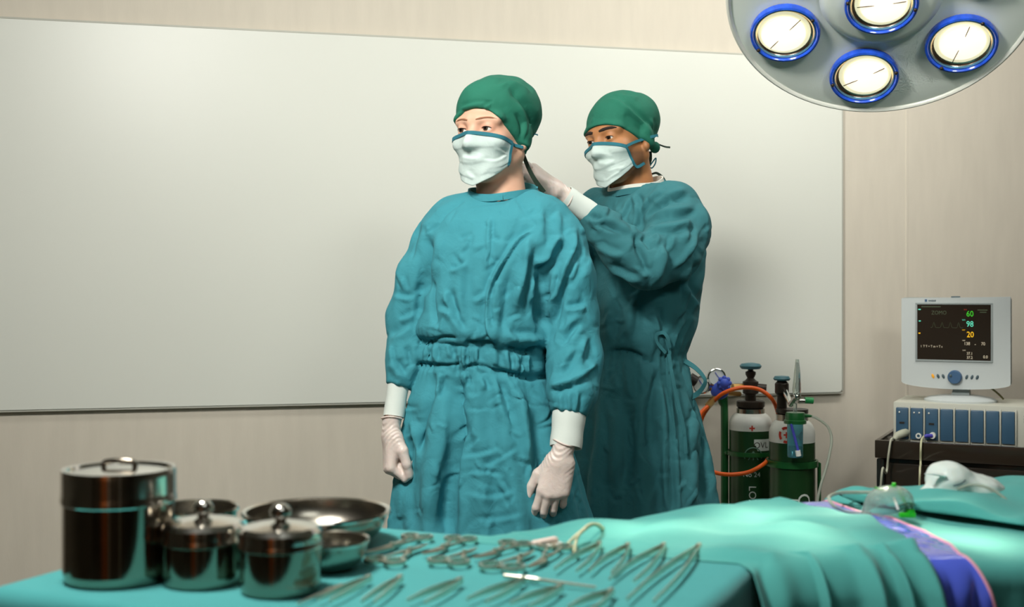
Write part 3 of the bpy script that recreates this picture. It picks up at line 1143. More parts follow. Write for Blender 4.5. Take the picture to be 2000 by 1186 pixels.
# regulator on the rear cylinder
rgp = P(1406, 762, 4.0)
rg = thing('pressure_regulator', 'blue pressure regulator with two round gauges beside the rear gas cylinder', 'regulator', rgp)
MB().ball(rgp, 0.031, 24, (1.0, 0.7, 1.0)).build('bonnet', MATS['regulator_blue'], rg)
kp2 = rgp + V(0.010, -0.025, 0.024)
mm = MB()
for k in range(8):
    a = math.tau * k / 8
    mm.ball(kp2 + V(0.017 * math.cos(a), 0.0, 0.017 * math.sin(a)), 0.008, 10)
mm.ball(kp2, 0.018, 16, (1, 0.8, 1))
mm.build('adjusting_knob', MATS['regulator_blue'], rg)
RF = Matrix.Rotation(math.radians(90), 3, 'X') 
for (px, py, r_, tilt) in ((1399, 737, 0.030, 0), (1371, 752, 0.030, 0.5)):
    gp = P(px, py, 4.0)
    RG = Matrix.Rotation(-tilt, 3, 'Z') @ RF
    g_ = MB().lathe([(0.0, -0.012), (r_, -0.012), (r_, 0.010), (r_ - 0.003, 0.012), (r_ - 0.004, 0.008), (0.0, 0.008)], gp, 32, RG).build('gauge', MATS['chrome'], rg)
    MB().lathe([(0.0, 0.0095), (r_ - 0.005, 0.0095)], gp, 32, RG).build('dial_face', MATS['gauge_white'], g_)
    MB().box(gp + RG @ V(0.003, 0.004, 0.0105), (0.002, r_ * 1.0, 0.0008), rot=RG @ Matrix.Rotation(0.6, 3, 'Z')).build('needle', MATS['regulator_blue'], g_)
MB().cyl(P(1347, 738, 3.98), P(1360, 746, 3.98), 0.018, 18).build('end_plug', MATS['black_plastic'], rg)
MB().cyl(P(1420, 768, 4.0), P(1445, 770, 4.03), 0.008, 12).build('stem', MATS['brass'], rg)
MB().tube([P(1404, 765, 4.0), P(1382, 757, 4.0)], 0.008, 12).build('gauge_pipe', MATS['brass'], rg)
MB().cyl(P(1396, 778, 3.985), P(1382, 794, 3.97), 0.011, 6).build('hose_nut', MATS['brass'], rg)
MB().tube([P(1406, 770, 4.0), P(1396, 780, 3.985)], 0.008, 12).build('outlet', MATS['brass'], rg)

hose = MB().tube([P(1385, 791, 3.97), P(1366, 812, 3.95), P(1356, 850, 3.93), P(1358, 890, 3.90), P(1385, 918, 3.86), P(1420, 927, 3.84), P(1460, 923, 3.83), P(1490, 908, 3.83), P(1500, 897, 3.95)], 0.0065, 12, sub=8).build('gas_hose', MATS['hose_orange'])
tag(hose, 'orange gas hose hanging in a low loop below the blue regulator', 'hose')
hose2 = MB().tube([P(1376, 905, 4.02), P(1366, 860, 4.03), P(1372, 815, 4.04), P(1400, 778, 3.97), P(1425, 763, 3.95), P(1455, 757, 3.95), P(1485, 762, 3.95), P(1508, 780, 3.95), P(1519, 806, 4.0), P(1522, 830, 4.02)], 0.0065, 12, sub=8).build('gas_hose', MATS['hose_orange'])
tag(hose2, 'orange gas hose arching over the black valve of the rear cylinder', 'hose')

# cart
ct = thing('cylinder_cart', 'green tubular cart frame holding the two gas cylinders', 'cart', (gc.x, gc.y, 0))
MB().tube([P(1406, 772, 4.08), P(1411, 790, 4.08), P(1415, 812, 4.08), V(P(1415, 812, 4.08).x, 4.08, 0.03)], 0.0125, 14, sub=5).build('post', MATS['cart_green'], ct)
p2 = P(1600, 905, 3.92)
MB().tube([p2 + V(-0.012, 0, 0.004), p2, V(p2.x, p2.y, 0.05)], 0.006, 10).build('post', MATS['cart_green'], ct)


def hoop(c, r, z, h, nm):
    MB().lathe([(r + 0.001, z), (r + 0.007, z), (r + 0.007, z + h), (r + 0.001, z + h)], (c.x, c.y, 0), 48, close=True).build(nm, MATS['cart_green'], ct)


hoop(gc, 0.0715, P(0, 888, gY).z, 0.014, 'hoop')
hoop(fc, 0.0735, P(0, 910, fY).z, 0.020, 'hoop')
MB().tube([P(1415, 884, 4.08), V(gc.x - 0.074, gc.y, P(0, 884, 4.08).z)], 0.008, 10).build('bracket', MATS['cart_green'], ct)
MB().box(((gc.x + fc.x) / 2, (gc.y + fc.y) / 2, 0.018), (0.36, 0.30, 0.022), rz=math.radians(-40), bev=0.004).build('base_plate', MATS['cart_green'], ct)

# ------------------------------------------------------------------ instrument table
M('cloth_table', (66, 154, 154), 0.9, var=0.03, vscale=20, bump=0.2, bscale=420, bdist=0.0006, bump2=0.12, b2scale=9, sheen=0.1)
M('cloth_bed', (72, 158, 152), 0.88, var=0.03, vscale=14, bump=0.2, bscale=420, bdist=0.0006, bump2=0.2, b2scale=11, sheen=0.1)
M('plastic_blue', (84, 104, 220), 0.16, coat=0.6, var=0.08, vscale=6, spec=0.7)
M('piping_pink', (226, 160, 176), 0.5)
tA = V(-0.565, 1.372, 0)
e1 = V(0.906, -0.423, 0).normalized()
e2 = V(0.423, 0.906, 0).normalized()
TW, TD = 0.72, 0.462
tabc = tA + e1 * (TW / 2) + e2 * (TD / 2)
TR = Matrix((e1, e2, V(0, 0, 1))).transposed()
tab = thing('instrument_table', 'steel-framed instrument stand hidden under the teal cloth in the foreground', 'table', tabc)
MB().box(tabc + V(0, 0, TZ - 0.022), (TW - 0.02, TD - 0.02, 0.03), rot=TR, bev=0.004).build('tray', MATS['steel_satin'], tab)
for x in (-1, 1):
    for y in (-1, 1):
        q = tabc + TR @ V(x * (TW / 2 - 0.05), y * (TD / 2 - 0.05), 0)
        MB().cyl(q + V(0, 0, 0.06), q + V(0, 0, TZ - 0.037), 0.013, 14).build('leg', MATS['steel_satin'], tab)
        MB().lathe([(0, 0), (0.02, 0.004), (0.028, 0.03), (0.02, 0.056), (0, 0.06)], q, 16).build('caster', MATS['black_plastic'], tab)


def drape_pt(top, o1, o2, W, D, a, b, r=0.018, wave=None, flare=0.06, droop=1.0):
    ca, cb = min(max(a, 0), W), min(max(b, 0), D)
    da, db = a - ca, b - cb
    p = top(ca, cb)
    h = math.hypot(da, db)
    if h < 1e-9:
        return p
    out = (o1 * da + o2 * db) / h
    q = math.pi / 2 * r
    if h < q:
        x, z = r * math.sin(h / r), r * (1 - math.cos(h / r))
    else:
        x, z = r + flare * (h - q), r + (h - q) * droop
    p = p + out * x - V(0, 0, z)
    if wave:
        p = p + out * wave(ca, cb, h)
    return p


def patch(name, fn, us, vs, mat, parent=None, thick=0.0, keep=None, label=None):
    """grid surface, given thickness downward along its normal so it is a solid sheet"""
    nu, nv = len(us), len(vs)
    pts = np.array([[tuple(fn(u, v)) for v in vs] for u in us])
    du = np.gradient(pts, axis=0)
    dv = np.gradient(pts, axis=1)
    n = np.cross(du, dv)
    n /= (np.linalg.norm(n, axis=2)[..., None] + 1e-12)
    lo = pts - n * thick
    V0 = np.concatenate([pts.reshape(-1, 3), lo.reshape(-1, 3)])
    idx = np.arange(nu * nv).reshape(nu, nv)
    q = np.stack([idx[:-1, :-1], idx[1:, :-1], idx[1:, 1:], idx[:-1, 1:]], -1).reshape(-1, 4)
    N = nu * nv
    rim = np.concatenate([idx[:, 0], idx[-1, 1:], idx[-2::-1, -1], idx[0, -2:0:-1]])
    r2 = np.roll(rim, -1)
    side = np.stack([rim, rim + N, r2 + N, r2], 1)
    Q = np.concatenate([q, q[:, ::-1] + N, side])
    me = np_mesh(name, V0, Q)
    return link(name, me, mat, parent, label=label)


def tab_top(a, b):
    p = tA + e1 * a + e2 * b
    z = TZ + 0.0005 * math.sin(9 * a + 3 * b) * math.sin(7 * b + 1)
    return V(p.x, p.y, z)


def tab_wave(a, b, h):
    return min(1, h / 0.12) * 0.010 * (math.sin(a * 21 + 1.0) + 0.6 * math.sin(b * 26 + a * 8))


us = np.concatenate([np.linspace(-0.30, -0.03, 14), np.linspace(-0.028, 0.01, 8), np.linspace(0.02, TW - 0.01, 60), np.linspace(TW, TW + 0.03, 8), np.linspace(TW + 0.04, TW + 0.30, 14)])
vs = np.concatenate([np.linspace(-0.32, -0.03, 14), np.linspace(-0.028, 0.01, 8), np.linspace(0.02, TD - 0.01, 36), np.linspace(TD, TD + 0.03, 7), [TD + 0.04, TD + 0.05]])
tcl = patch('table_cloth', lambda u, v: drape_pt(tab_top, e1, e2, TW, TD, u, v, wave=tab_wave), us, vs, MATS['cloth_table'], thick=0.0015)
tag(tcl, 'teal cloth spread over the instrument table in the foreground', 'table cloth')

# ------------------------------------------------------------------ steel vessels


def on_table(px, py):
    p = T(px, py)
    return V(p.x, p.y, TZ + 0.0025)


def steel_pot(name, label, r, h, lid_h, knob_r, px, py, drum):
    c = on_table(px, py)
    t = thing(name, label, 'canister', c)
    w = 0.0015
    body = [(0, 0.0), (r * 0.93, 0.0), (r * 0.955, 0.003), (r * 0.955, 0.006), (r * 0.975, 0.009), (r * 0.975, 0.0105), (r * 0.975, 0.014), (r * 0.975, h * 0.6), (r * 0.975, h), (r * 0.975 - w, h), (r * 0.975 - w, 0.008), (0, 0.006)]
    MB().lathe(body, c, 72).build('pot', MATS['steel'], t, angle=30)
    lz = h - lid_h
    if drum:
        lid = [(r * 0.99, lz - 0.006), (r * 1.012, lz - 0.004), (r * 1.012, lz + 0.001), (r, lz + 0.004), (r, lz + 0.0055), (r, h - 0.001), (r, h + 0.002), (r * 0.985, h + 0.0065), (r * 0.93, h + 0.006), (r * 0.9, h + 0.003), (r * 0.5, h + 0.006), (0, h + 0.008)]
    else:
        lid = [(r * 0.985, lz - 0.002), (r * 1.02, lz - 0.001), (r * 1.02, lz + 0.003), (r * 1.0, lz + 0.005), (r * 1.0, lz + 0.0065), (r * 1.0, h - 0.001), (r * 0.99, h + 0.002), (r * 0.90, h + 0.007), (r * 0.5, h + 0.011), (0, h + 0.013)]
    zt = lid[-1][1]
    l = MB().lathe(lid, c, 72).build('lid', MATS['steel_bright'], t, angle=30)
    kr = knob_r
    if drum:
        pts = [c + V(-0.018, 0, zt - 0.001), c + V(-0.016, 0, zt + 0.005), c + V(0, 0, zt + 0.0065), c + V(0.016, 0, zt + 0.005), c + V(0.018, 0, zt - 0.001)]
        MB().tube(pts, 0.0032, 10, sub=4).build('handle', MATS['steel'], l)
    else:
        MB().lathe([(0.007, zt - 0.003), (0.006, zt + 0.001), (kr * 0.8, zt + 0.003), (kr * 1.0, zt + 0.007), (kr * 0.98, zt + 0.011), (kr * 0.75, zt + 0.016), (kr * 0.4, zt + 0.0185), (0, zt + 0.019)], c, 32).build('knob', MATS['steel_bright'], l)
    return t


steel_pot('dressing_drum', 'tall shiny steel drum with flat banded lid at the left end of the table', 0.0635, 0.118, 0.026, 0, 233, 1131, True)
steel_pot('lidded_jar', 'small steel jar with knobbed lid between the tall drum and the front jar', 0.0465, 0.060, 0.014, 0.0115, 397, 1139, False)
steel_pot('lidded_jar', 'small steel jar with knobbed lid nearest the camera, in front of the small bowl', 0.0455, 0.062, 0.014, 0.012, 548, 1155, False)


def bowl(label, r, h, c):
    c = V(c[0], c[1], TZ + 0.0025)
    t = thing('steel_bowl', label, 'bowl', c)
    prof = [(0, 0.0), (r * 0.5, 0.0), (r * 0.56, 0.002)]
    for i in range(1, 9):
        a = i / 8
        prof.append((r * (0.56 + 0.38 * math.sin(a * math.pi / 2) ** 1.0), h * (1 - math.cos(a * math.pi / 2)) ** 0.9))
    w = 0.0016
    inner = [(max(q[0] - w, 0), q[1] + w) for q in prof][::-1]
    MB().lathe(prof + inner, c, 64).build('basin', MATS['steel_satin'], t)
    lip = [(r * 0.94, h - 0.001), (r * 0.985, h - 0.0015), (r * 1.0, h + 0.001), (r * 0.985, h + 0.0035), (r * 0.94, h + 0.002)]
    MB().lathe(lip, c, 64, close=True).build('rolled_rim', MATS['steel_bright'], t)
    return t


bowl('wide steel bowl at the back of the table, largest of the three', 0.096, 0.040, (-0.253, 1.592))
bowl('shallow steel bowl standing behind the tall drum and the rear jar', 0.058, 0.044, (-0.412, 1.592))
bowl('small steel bowl standing right of the front jar', 0.050, 0.031, (-0.218, 1.452))

# ------------------------------------------------------------------ instruments
MI = MATS['instrument_steel']


def ring_clamp_meshes(L, curve, ring_r):
    """two crossing arms with finger rings; rings at x = 0, tip at x = L"""
    out = []
    for s in (-1, 1):
        m = MB()
        rc_ = V(ring_r, s * ring_r * 1.15, 0.004)
        m.lathe([(ring_r - 0.002, -0.0025), (ring_r + 0.0018, -0.0025), (ring_r + 0.0025, 0.0), (ring_r + 0.0018, 0.0025), (ring_r - 0.002, 0.0025)], rc_, 28, Matrix.Diagonal((1.15, 1, 1)).to_3x3(), close=True)
        z = 0.004 + 0.0006 * s
        pts = [V(ring_r * 2.1, s * ring_r * 0.9, z), V(L * 0.4, s * 0.0065, z), V(L * 0.62, 0, z), V(L * 0.72, -s * 0.0022, z), V(L * 0.86, -s * 0.0020 + curve * 0.35, z), V(L, -s * 0.0009 + curve, z)]
        m.tube(pts, [0.0019, 0.0021, 0.0034, 0.0028, 0.0022, 0.0010], 8, sub=4, flat=0.8)
        out.append(m.mesh('arm'))
    m = MB().lathe([(0, 0.0088), (0.0028, 0.0086), (0.003, 0.0), (0, 0.0)], (L * 0.62, 0, 0), 12).mesh('pivot_screw')
    return out + [m]


def place(name, label, cat, group, meshes, names, p0, p1):
    """put an instrument on the cloth with its near end at p0 pointing to p1"""
    d = p1 - p0
    t = thing(name, label, cat, V(p0.x, p0.y, TZ + 0.0026), group, rot=(0, 0, math.atan2(d.y, d.x)))
    for nm, me in zip(names, meshes):
        link(nm, me, MI, t, local=True)
    return t


def T2(a):
    return T(a[0], a[1])


clamp_spots = [((822, 1056), (737, 1087), 'curved ring-handled clamp at the back edge just right of the wide bowl'),
               ((905, 1060), (846, 1090), 'curved ring-handled clamp at the back edge, second from the wide bowl'),
               ((1012, 1069), (946, 1098), 'curved ring-handled clamp at the back edge, third from the wide bowl'),
               ((1088, 1075), (1050, 1116), 'curved ring-handled clamp at the back edge beside the pale sensor clip')]
for i, (a, b, lab) in enumerate(clamp_spots):
    p0, p1 = T2(a), T2(b)
    L = (p1 - p0).length + 0.01
    place('ring_clamp', lab, 'surgical clamp', 'ring-handled clamps along the back of the table', ring_clamp_meshes(L, -0.010, 0.0095), ('arm', 'arm', 'pivot_screw'), p0, p1)
sc_spots = [((742, 1110), (834, 1073), 'scissors with finger rings nearest the small bowl'),
            ((868, 1111), (930, 1081), 'scissors in the middle of the row of three'),
            ((972, 1122), (1042, 1086), 'scissors with the largest rings, rightmost of the three')]
for i, (a, b, lab) in enumerate(sc_spots):
    p0, p1 = T2(a), T2(b)
    L = (p1 - p0).length
    place('surgical_scissors', lab, 'scissors', 'scissors lying in the middle row', ring_clamp_meshes(L, 0.0, 0.0115 if i != 2 else 0.0125), ('blade_arm', 'blade_arm', 'pivot_screw'), p0, p1)


def tweezer_meshes(L, gap):
    out = []
    for s in (-1, 1):
        m = MB()
        n = 14
        pts, ws = [], []
        for i in range(n + 1):
            x = L * i / n
            y = s * (0.0012 + gap / 2 * math.sin(min(1.0, i / n * 1.25) * math.pi / 2))
            pts.append(V(x, y, 0.0052))
            ws.append(0.0055 + 0.0020 * math.sin(math.pi * min(1, i / n * 1.3)) - 0.0022 * max(0, i / n - 0.7) / 0.3)
        m.ribbon(pts, ws, V(0, 1, 0), 0.0014, sub=0)
        o_ = m.mesh('prong')
        out.append(o_)
    j = MB().box((0.004, 0, 0.0052), (0.012, 0.005, 0.0085), bev=0.001).mesh('joint')
    return out + [j]


# joined end first, the open tips second
tw_spots = [((1172, 1075), (1104, 1127), 0.024, 'open tweezers beside the ring clamps, leftmost of the four in the right row'),
            ((1227, 1078), (1172, 1131), 0.024, 'open tweezers second from left in the right row'),
            ((1297, 1078), (1214, 1147), 0.026, 'open tweezers second from right in the right row'),
            ((1366, 1079), (1250, 1188), 0.026, 'long open tweezers at the right end of the table'),
            ((1022, 1147), (930, 1188), 0.020, 'open tweezers in the front row under the needle holder'),
            ((1095, 1162), (1015, 1196), 0.020, 'open tweezers in the front row, second from right'),
            ((1195, 1170), (1130, 1205), 0.022, 'open tweezers cut by the bottom of the picture, rightmost of the front row'),
            ((900, 1148), (812, 1190), 0.018, 'open tweezers in the middle of the front row'),
            ((783, 1143), (718, 1190), 0.011, 'nearly closed dark tweezers in the front row'),
            ((722, 1143), (632, 1187), 0.012, 'nearly closed tweezers nearest the front jar'),
            ]
for (a, b, g, lab) in tw_spots:
    p0, p1 = T2(a), T2(b)
    place('tweezers', lab, 'tweezers', 'tweezers laid out on the teal cloth', tweezer_meshes((p1 - p0).length, g), ('prong', 'prong', 'joint'), p0, p1)


def straight_tool(name, label, cat, a, b, r0, parts=True):
    p0, p1 = T2(a), T2(b)
    d = p1 - p0
    L = d.length
    t = thing(name, label, cat, V(p0.x, p0.y, TZ + 0.0026), rot=(0, 0, math.atan2(d.y, d.x)))
    MB().tube([V(0, 0, r0), V(L * 0.35, 0, r0), V(L * 0.40, 0, r0)], [r0 * 0.8, r0, r0 * 0.7], 10).build('grip', MI, t, local=True)
    MB().tube([V(L * 0.40, 0, r0), V(L, 0, r0 * 0.7)], [r0 * 0.62, r0 * 0.45], 8).build('shaft', MI, t, local=True)
    return t


straight_tool('probe', 'straight steel probe lying across in front of the scissors', 'probe', (985, 1136), (1164, 1157), 0.0036)
straight_tool('probe', 'thin steel rod at the front edge beside the front jar', 'probe', (668, 1152), (580, 1188), 0.0026)

# ------------------------------------------------------------------ operating table
BFL, BFR, BBL, BBR = V(0.284, 1.480, 0), V(1.15, 1.695, 0), V(-0.03, 1.618, 0), V(1.15, 2.27, 0)
BZ = 0.961
BL = 0.9      # nominal length used for the u parameter


def bed_xy(s, t):
    f = BFL.lerp(BFR, s)
    k = BBL.lerp(BBR, s)
    # the back edge runs a little fuller in its middle
    k = k + V(-0.01, 0.022, 0) * math.sin(math.pi * min(1, s * 1.3))
    return f.lerp(k, t)


def bed_inv(x, y):
    s, t = 0.3, 0.5
    for _ in range(40):
        p = bed_xy(s, t)
        ex, ey = x - p.x, y - p.y
        ps = (bed_xy(s + 1e-4, t) - p) / 1e-4
        pt = (bed_xy(s, t + 1e-4) - p) / 1e-4
        det = ps.x * pt.y - ps.y * pt.x
        s += (ex * pt.y - ey * pt.x) / det * 0.9
        t += (ps.x * ey - ps.y * ex) / det * 0.9
    return s, t


bp_rng = np.random.default_rng(11)
BK = [(bp_rng.normal(size=2) * 16, bp_rng.uniform(0, 6.28)) for _ in range(9)]


def bed_lump(x, y):
    v = 0.0
    for k, ph in BK:
        v += math.sin(k[0] * x + k[1] * y + ph)
    return v / 3


fo = (BFL - BFR).cross(V(0, 0, 1)).normalized()
if fo.y > 0:
    fo = -fo
bo = V(-0.46, 0.89, 0).normalized()


def bed_fn(off, wave_amp=1.0, lump=0.0028, phase=0.0):
    """u = s along the bed, w = metres across; w < 0 hangs down the front, w > 1 + ... down the back"""
    def fn(s, w):
        D = 1.0
        if w < 0:
            p = bed_xy(s, 0)
            h = -w
            r = 0.030
            q = math.pi / 2 * r
            if h < q:
                x, z = r * math.sin(h / r), r * (1 - math.cos(h / r))
                k = math.cos(h / r)
            else:
                x, z = r + 0.10 * (h - q), r + (h - q)
                k = 0
            am = min(1.0, h / 0.10)
            c = s * 30 + phase + 1.2 * math.sin(s * 11)
            wv = 0.016 * math.sin(c) + 0.006 * math.sin(2.3 * c + 1.3 + 3 * h) + 0.004 * math.sin(4.1 * c + h * 9)
            x += am * wave_amp * wv
            p = p + fo * (x + off * (1 - k)) + V(0, 0, BZ - z + off * k + lump * bed_lump(p.x, p.y))
            return p
        if w > D:
            p = bed_xy(s, 1)
            h = w - D
            r = 0.025
            q = math.pi / 2 * r
            if h < q:
                x, z = r * math.sin(h / r), r * (1 - math.cos(h / r))
            else:
                x, z = r + 0.05 * (h - q), r + (h - q)
            return p + bo * (x + off * 0.5) + V(0, 0, BZ - z + off * max(0.0, 1 - h / q) + lump * bed_lump(p.x, p.y))
        p = bed_xy(s, w)
        return p + V(0, 0, BZ + off + lump * bed_lump(p.x, p.y))
    return fn


op = thing('operating_table', 'operating table with padded top hidden under teal sheets at the right', 'operating table', (0.72, 1.86, 0))
mt_ = MB()
# mattress as a slab following the sheet outline
cn = [bed_xy(0.10, 0.06), bed_xy(0.97, 0.04), bed_xy(0.97, 0.96), bed_xy(0.10, 0.94)]
vs_ = [V(p.x, p.y, BZ - 0.012) for p in cn] + [V(p.x, p.y, BZ - 0.09) for p in cn]
mt_.add(vs_, [[0, 1, 2, 3], [7, 6, 5, 4], [0, 4, 5, 1], [1, 5, 6, 2], [2, 6, 7, 3], [3, 7, 4, 0]])
mt_.build('mattress', MATS['black_plastic'], op)
MB().box((0.74, 1.87, BZ - 0.105), (0.5, 0.26, 0.03), rz=0.4, bev=0.005).build('frame', MATS['steel_satin'], op)
MB().box((0.74, 1.87, 0.46), (0.20, 0.18, 0.80), rz=0.4, bev=0.01).build('column', MATS['steel_satin'], op)
MB().box((0.74, 1.87, 0.035), (0.62, 0.34, 0.07), rz=0.4, bev=0.015).build('base', MATS['steel_satin'], op)

wfront = np.concatenate([np.linspace(-0.42, -0.06, 36), np.linspace(-0.055, 0.0, 12)])
wtop = np.linspace(0.02, 1.0, 46)
wback = np.concatenate([np.linspace(1.004, 1.045, 10), np.linspace(1.06, 1.35, 12)])
wall_ = np.concatenate([wfront, wtop, wback])
sheet = patch('bed_sheet', bed_fn(0.0, 0.3, 0.003, 0.0), np.linspace(0.12, 1.0, 90), wall_, MATS['cloth_bed'], thick=0.001)
tag(sheet, 'flat teal sheet on the operating table right of the blue plastic', 'bed sheet')


def edge_from(pixels, z, hang, front):
    """bed parameter s of an edge line for every w, from points of the photograph; hang = drift of the edge on the hanging side"""
    pts = []
    for (px, py) in pixels:
        q = T(px, py, z)
        s, t = bed_inv(q.x, q.y)
        pts.append((t, s))
    pts.append((0.0, front))
    pts.sort()
    tt = [p[0] for p in pts]
    ss = [p[1] for p in pts]

    def e(w):
        if w < 0:
            return float(np.interp(0, tt, ss)) + hang * (-w)
        return float(np.interp(w, tt, ss))
    return e


e_drape = edge_from([(1532, 984), (1620, 1000), (1700, 1022), (1768, 1056)], BZ + 0.012, 0.12, 0.252)
e_plas = edge_from([(1604, 974), (1690, 1004), (1740, 1008), (1806, 1028), (1856, 1062)], BZ + 0.006, 0.30, 0.3245)


def warp(fn, e, s0):
    """surface between s0 and the edge line; first parameter runs 0..1"""
    return lambda u, w: fn(s0(w) + (e(w) - s0(w)) * u, w)


def plastic_fn():
    base = bed_fn(0.005, 0.3, 0.003, 0.0)
    def fn(s, w):
        p = base(s, w)
        k = 0.007 * (math.sin(70 * s + 9 * w) * math.sin(31 * w + 20 * s) + 0.7 * math.sin(43 * s - 27 * w + 1) ** 2 - 0.2)
        if w < 0:
            return p + fo * abs(k) * min(1, -w / 0.05)
        k *= min(1.0, abs(e_plas(w) - s) / 0.03)
        return p + V(0, 0, abs(k) * 0.7 * math.sin(math.pi * min(1, max(0, w)) * 0.9 + 0.2))
    return fn


pl = thing('plastic_sheet', 'glossy blue plastic sheet with pink piped edge crossing the operating table', 'plastic sheet', bed_xy(0.3, 0.5) + V(0, 0, BZ))
pfn = warp(plastic_fn(), e_plas, lambda w: e_drape(w) - 0.10)
patch('sheet', pfn, np.linspace(0, 1, 60), wall_, MATS['plastic_blue'], pl, thick=0.0008)
MB().tube([pfn(1.0, w) for w in wall_], 0.0022, 6).build('piping', MATS['piping_pink'], pl)

# main drape on the left: its own folds where it breaks over the edge
dbase = bed_fn(0.015, 0.3, 0.003, 0.0)


def drape_fn(s, w):
    p = drape_raw(s, w)
    d_ = V(p.x, p.y, 0) - tA
    a_, b_ = d_.dot(e1), d_.dot(e2)
    out_ = math.hypot(max(0.0, a_ - TW, -a_), max(0.0, b_ - TD, -b_))
    if out_ < 0.12:
        k_ = min(1.0, max(0.0, (s + 0.015) / 0.06))
        k_ = max(k_ * k_ * (3 - 2 * k_), min(1.0, out_ / 0.03))
        fl = TZ + 0.0012 - 14 * max(0.0, out_ - 0.006) ** 2 - 1.2 * max(0.0, out_ - 0.02)
        p.z = fl + max(0.0, p.z - fl) * k_
    return p


def drape_raw(s, w):
    p = dbase(s, w)
    # folds that start near the corner of the edge and run down the hanging side
    for (sc, wd, am, lean) in ((0.243, 0.011, 0.024, 0.12), (0.200, 0.006, 0.026, 0.12), (0.160, 0.013, 0.034, 0.02), (0.088, 0.004, 0.022, -0.02), (0.030, 0.018, 0.016, -0.08)):
        x = s - sc - lean * max(0, -w)
        g = math.exp(-(x / wd) ** 2)
        k = min(1, max(0, (0.10 - w) / 0.20))
        p = p + (fo if w < 0 else fo * 0.4 + V(0, 0, 0.5)) * (am * g * k)
    # fine creases on the flat
    if w >= 0:
        p = p + V(0, 0, 0.006 * abs(bed_lump(1.25 * p.x + 1, 1.25 * p.y)) + 0.0022 * math.sin(60 * (p.x * 0.35 - p.y) + 6 * math.sin(9 * p.x)) * math.exp(-((w - 0.45) / 0.3) ** 2))
    return p


dl = patch('surgical_drape', warp(drape_fn, e_drape, lambda w: 0.0), np.linspace(-0.05, 1, 136), wall_, MATS['cloth_bed'], thick=0.0008)
tag(dl, 'brightly lit teal drape with deep folds falling over the front of the operating table', 'surgical drape')

# second sheet, loosely folded, at the back right
FQ = []
for (px_, py_) in [(1622, 976), (1640, 984), (1690, 993), (1790, 1000), (1900, 1014), (2000, 1028)]:
    q_ = T(px_, py_, BZ + 0.006)
    FQ.append(bed_inv(q_.x, q_.y))
FQ.sort()
FQ.append((1.0, FQ[-1][1]))


def fold_sheet(u, v):
    """u along the bed, v from front edge to back edge"""
    s = FQ[0][0] + (1 - FQ[0][0]) * u
    t0 = float(np.interp(s, [a for a, _ in FQ], [b for _, b in FQ]))
    t = t0 + (1.035 - t0) * v
    p = bed_xy(s, min(t, 1.03))
    ed = min(v * 14, (1 - v) * 10, u * 16 + 0.02, 1)
    h = 0.012 * math.sin(ed * math.pi / 2) + 0.016 * math.exp(-((v - 0.62) / 0.2) ** 2) * min(1, u * 4)
    h += 0.005 * bed_lump(p.x * 1.6 + 3, p.y * 1.8) * ed + 0.004 * math.sin(38 * (p.y - 0.45 * p.x)) * ed
    return p + V(0, 0, BZ + 0.006 + max(h, 0.002))


fs_ = patch('folded_sheet', fold_sheet, np.linspace(0, 1, 90), np.linspace(0, 1, 50), MATS['cloth_bed'], thick=0.002)
tag(fs_, 'loosely folded teal sheet lying at the back right of the operating table', 'folded sheet')

# ------------------------------------------------------------------ things lying on the operating table
M('mask_clear', (224, 236, 230), 0.1, trans=0.85, ior=1.15, alpha=0.75)
M('bag_milky', (226, 236, 230), 0.25, trans=0.2, ior=1.2, sss=0.1)
M('strap_green', (24, 150, 40), 0.4)
M('clip_green', (42, 196, 30), 0.35)
mz = BZ + 0.012
mp_ = T(1742, 996, mz)
om = thing('oxygen_mask', 'clear plastic oxygen mask with green clip lying on blue plastic', 'oxygen mask', mp_)


def OM(px, py, lift=0.0, dY=0.0):
    return P(px, py - lift, mp_.y + dY)


def mask_shell():
    xs = np.linspace(-0.06, 0.06, 61)
    ys = np.linspace(-0.05, 0.05, 51)
    zs = np.linspace(-0.01, 0.06, 36)
    p = grid(xs, ys, zs)
    d = smin(s_ell(p, (0.004, 0, 0.004), (0.036, 0.030, 0.026)), s_cone(p, (-0.012, 0, 0.008), (-0.046, -0.006, 0.0), 0.018, 0.007), 0.02)
    d = smax(d, -(d + 0.003), 0.001)
    d = smax(d, -(p[2] + 0.004), 0.002)
    return surface_nets(xs, ys, zs, d, 1)


v_, q_ = mask_shell()
RMk = np.array(Matrix.Rotation(math.radians(15), 3, 'Z') @ Matrix.Rotation(math.radians(-14), 3, 'Y'))
v_ = v_ @ RMk.T + np.array(mp_ + V(-0.005, 0.0, 0.004))
link('shell', np_mesh('shell', v_, q_), MATS['mask_clear'], om)
MB().ribbon([OM(1745, 972, 0, -0.02), OM(1750, 984, 0, -0.03), OM(1754, 996, 0, -0.034)], 0.0035, V(0, -1, 0.3), 0.001).build('nose_strip', MATS['white_plastic'], om)
MB().tube([OM(1708, 952), OM(1722, 957, 0, -0.005), OM(1738, 952), OM(1745, 947)], 0.0016, 6, sub=5).build('strap', MATS['strap_green'], om)
MB().tube([OM(1746, 946), OM(1756, 962, 0, 0.01), OM(1766, 980, 0, -0.01), OM(1772, 996, 0, -0.02)], 0.0018, 6, sub=5).build('strap', MATS['strap_green'], om)
MB().box(OM(1746, 948), (0.005, 0.004, 0.007), bev=0.001).build('strap_button', MATS['clip_green'], om)
cl = MB()
cl.box(OM(1772, 1006, 0, -0.03), (0.023, 0.010, 0.007), bev=0.0015)
cl.box(OM(1778, 1000, 0, -0.03), (0.010, 0.009, 0.008), rz=0.3, bev=0.0015)
cl.build('clip', MATS['clip_green'], om)
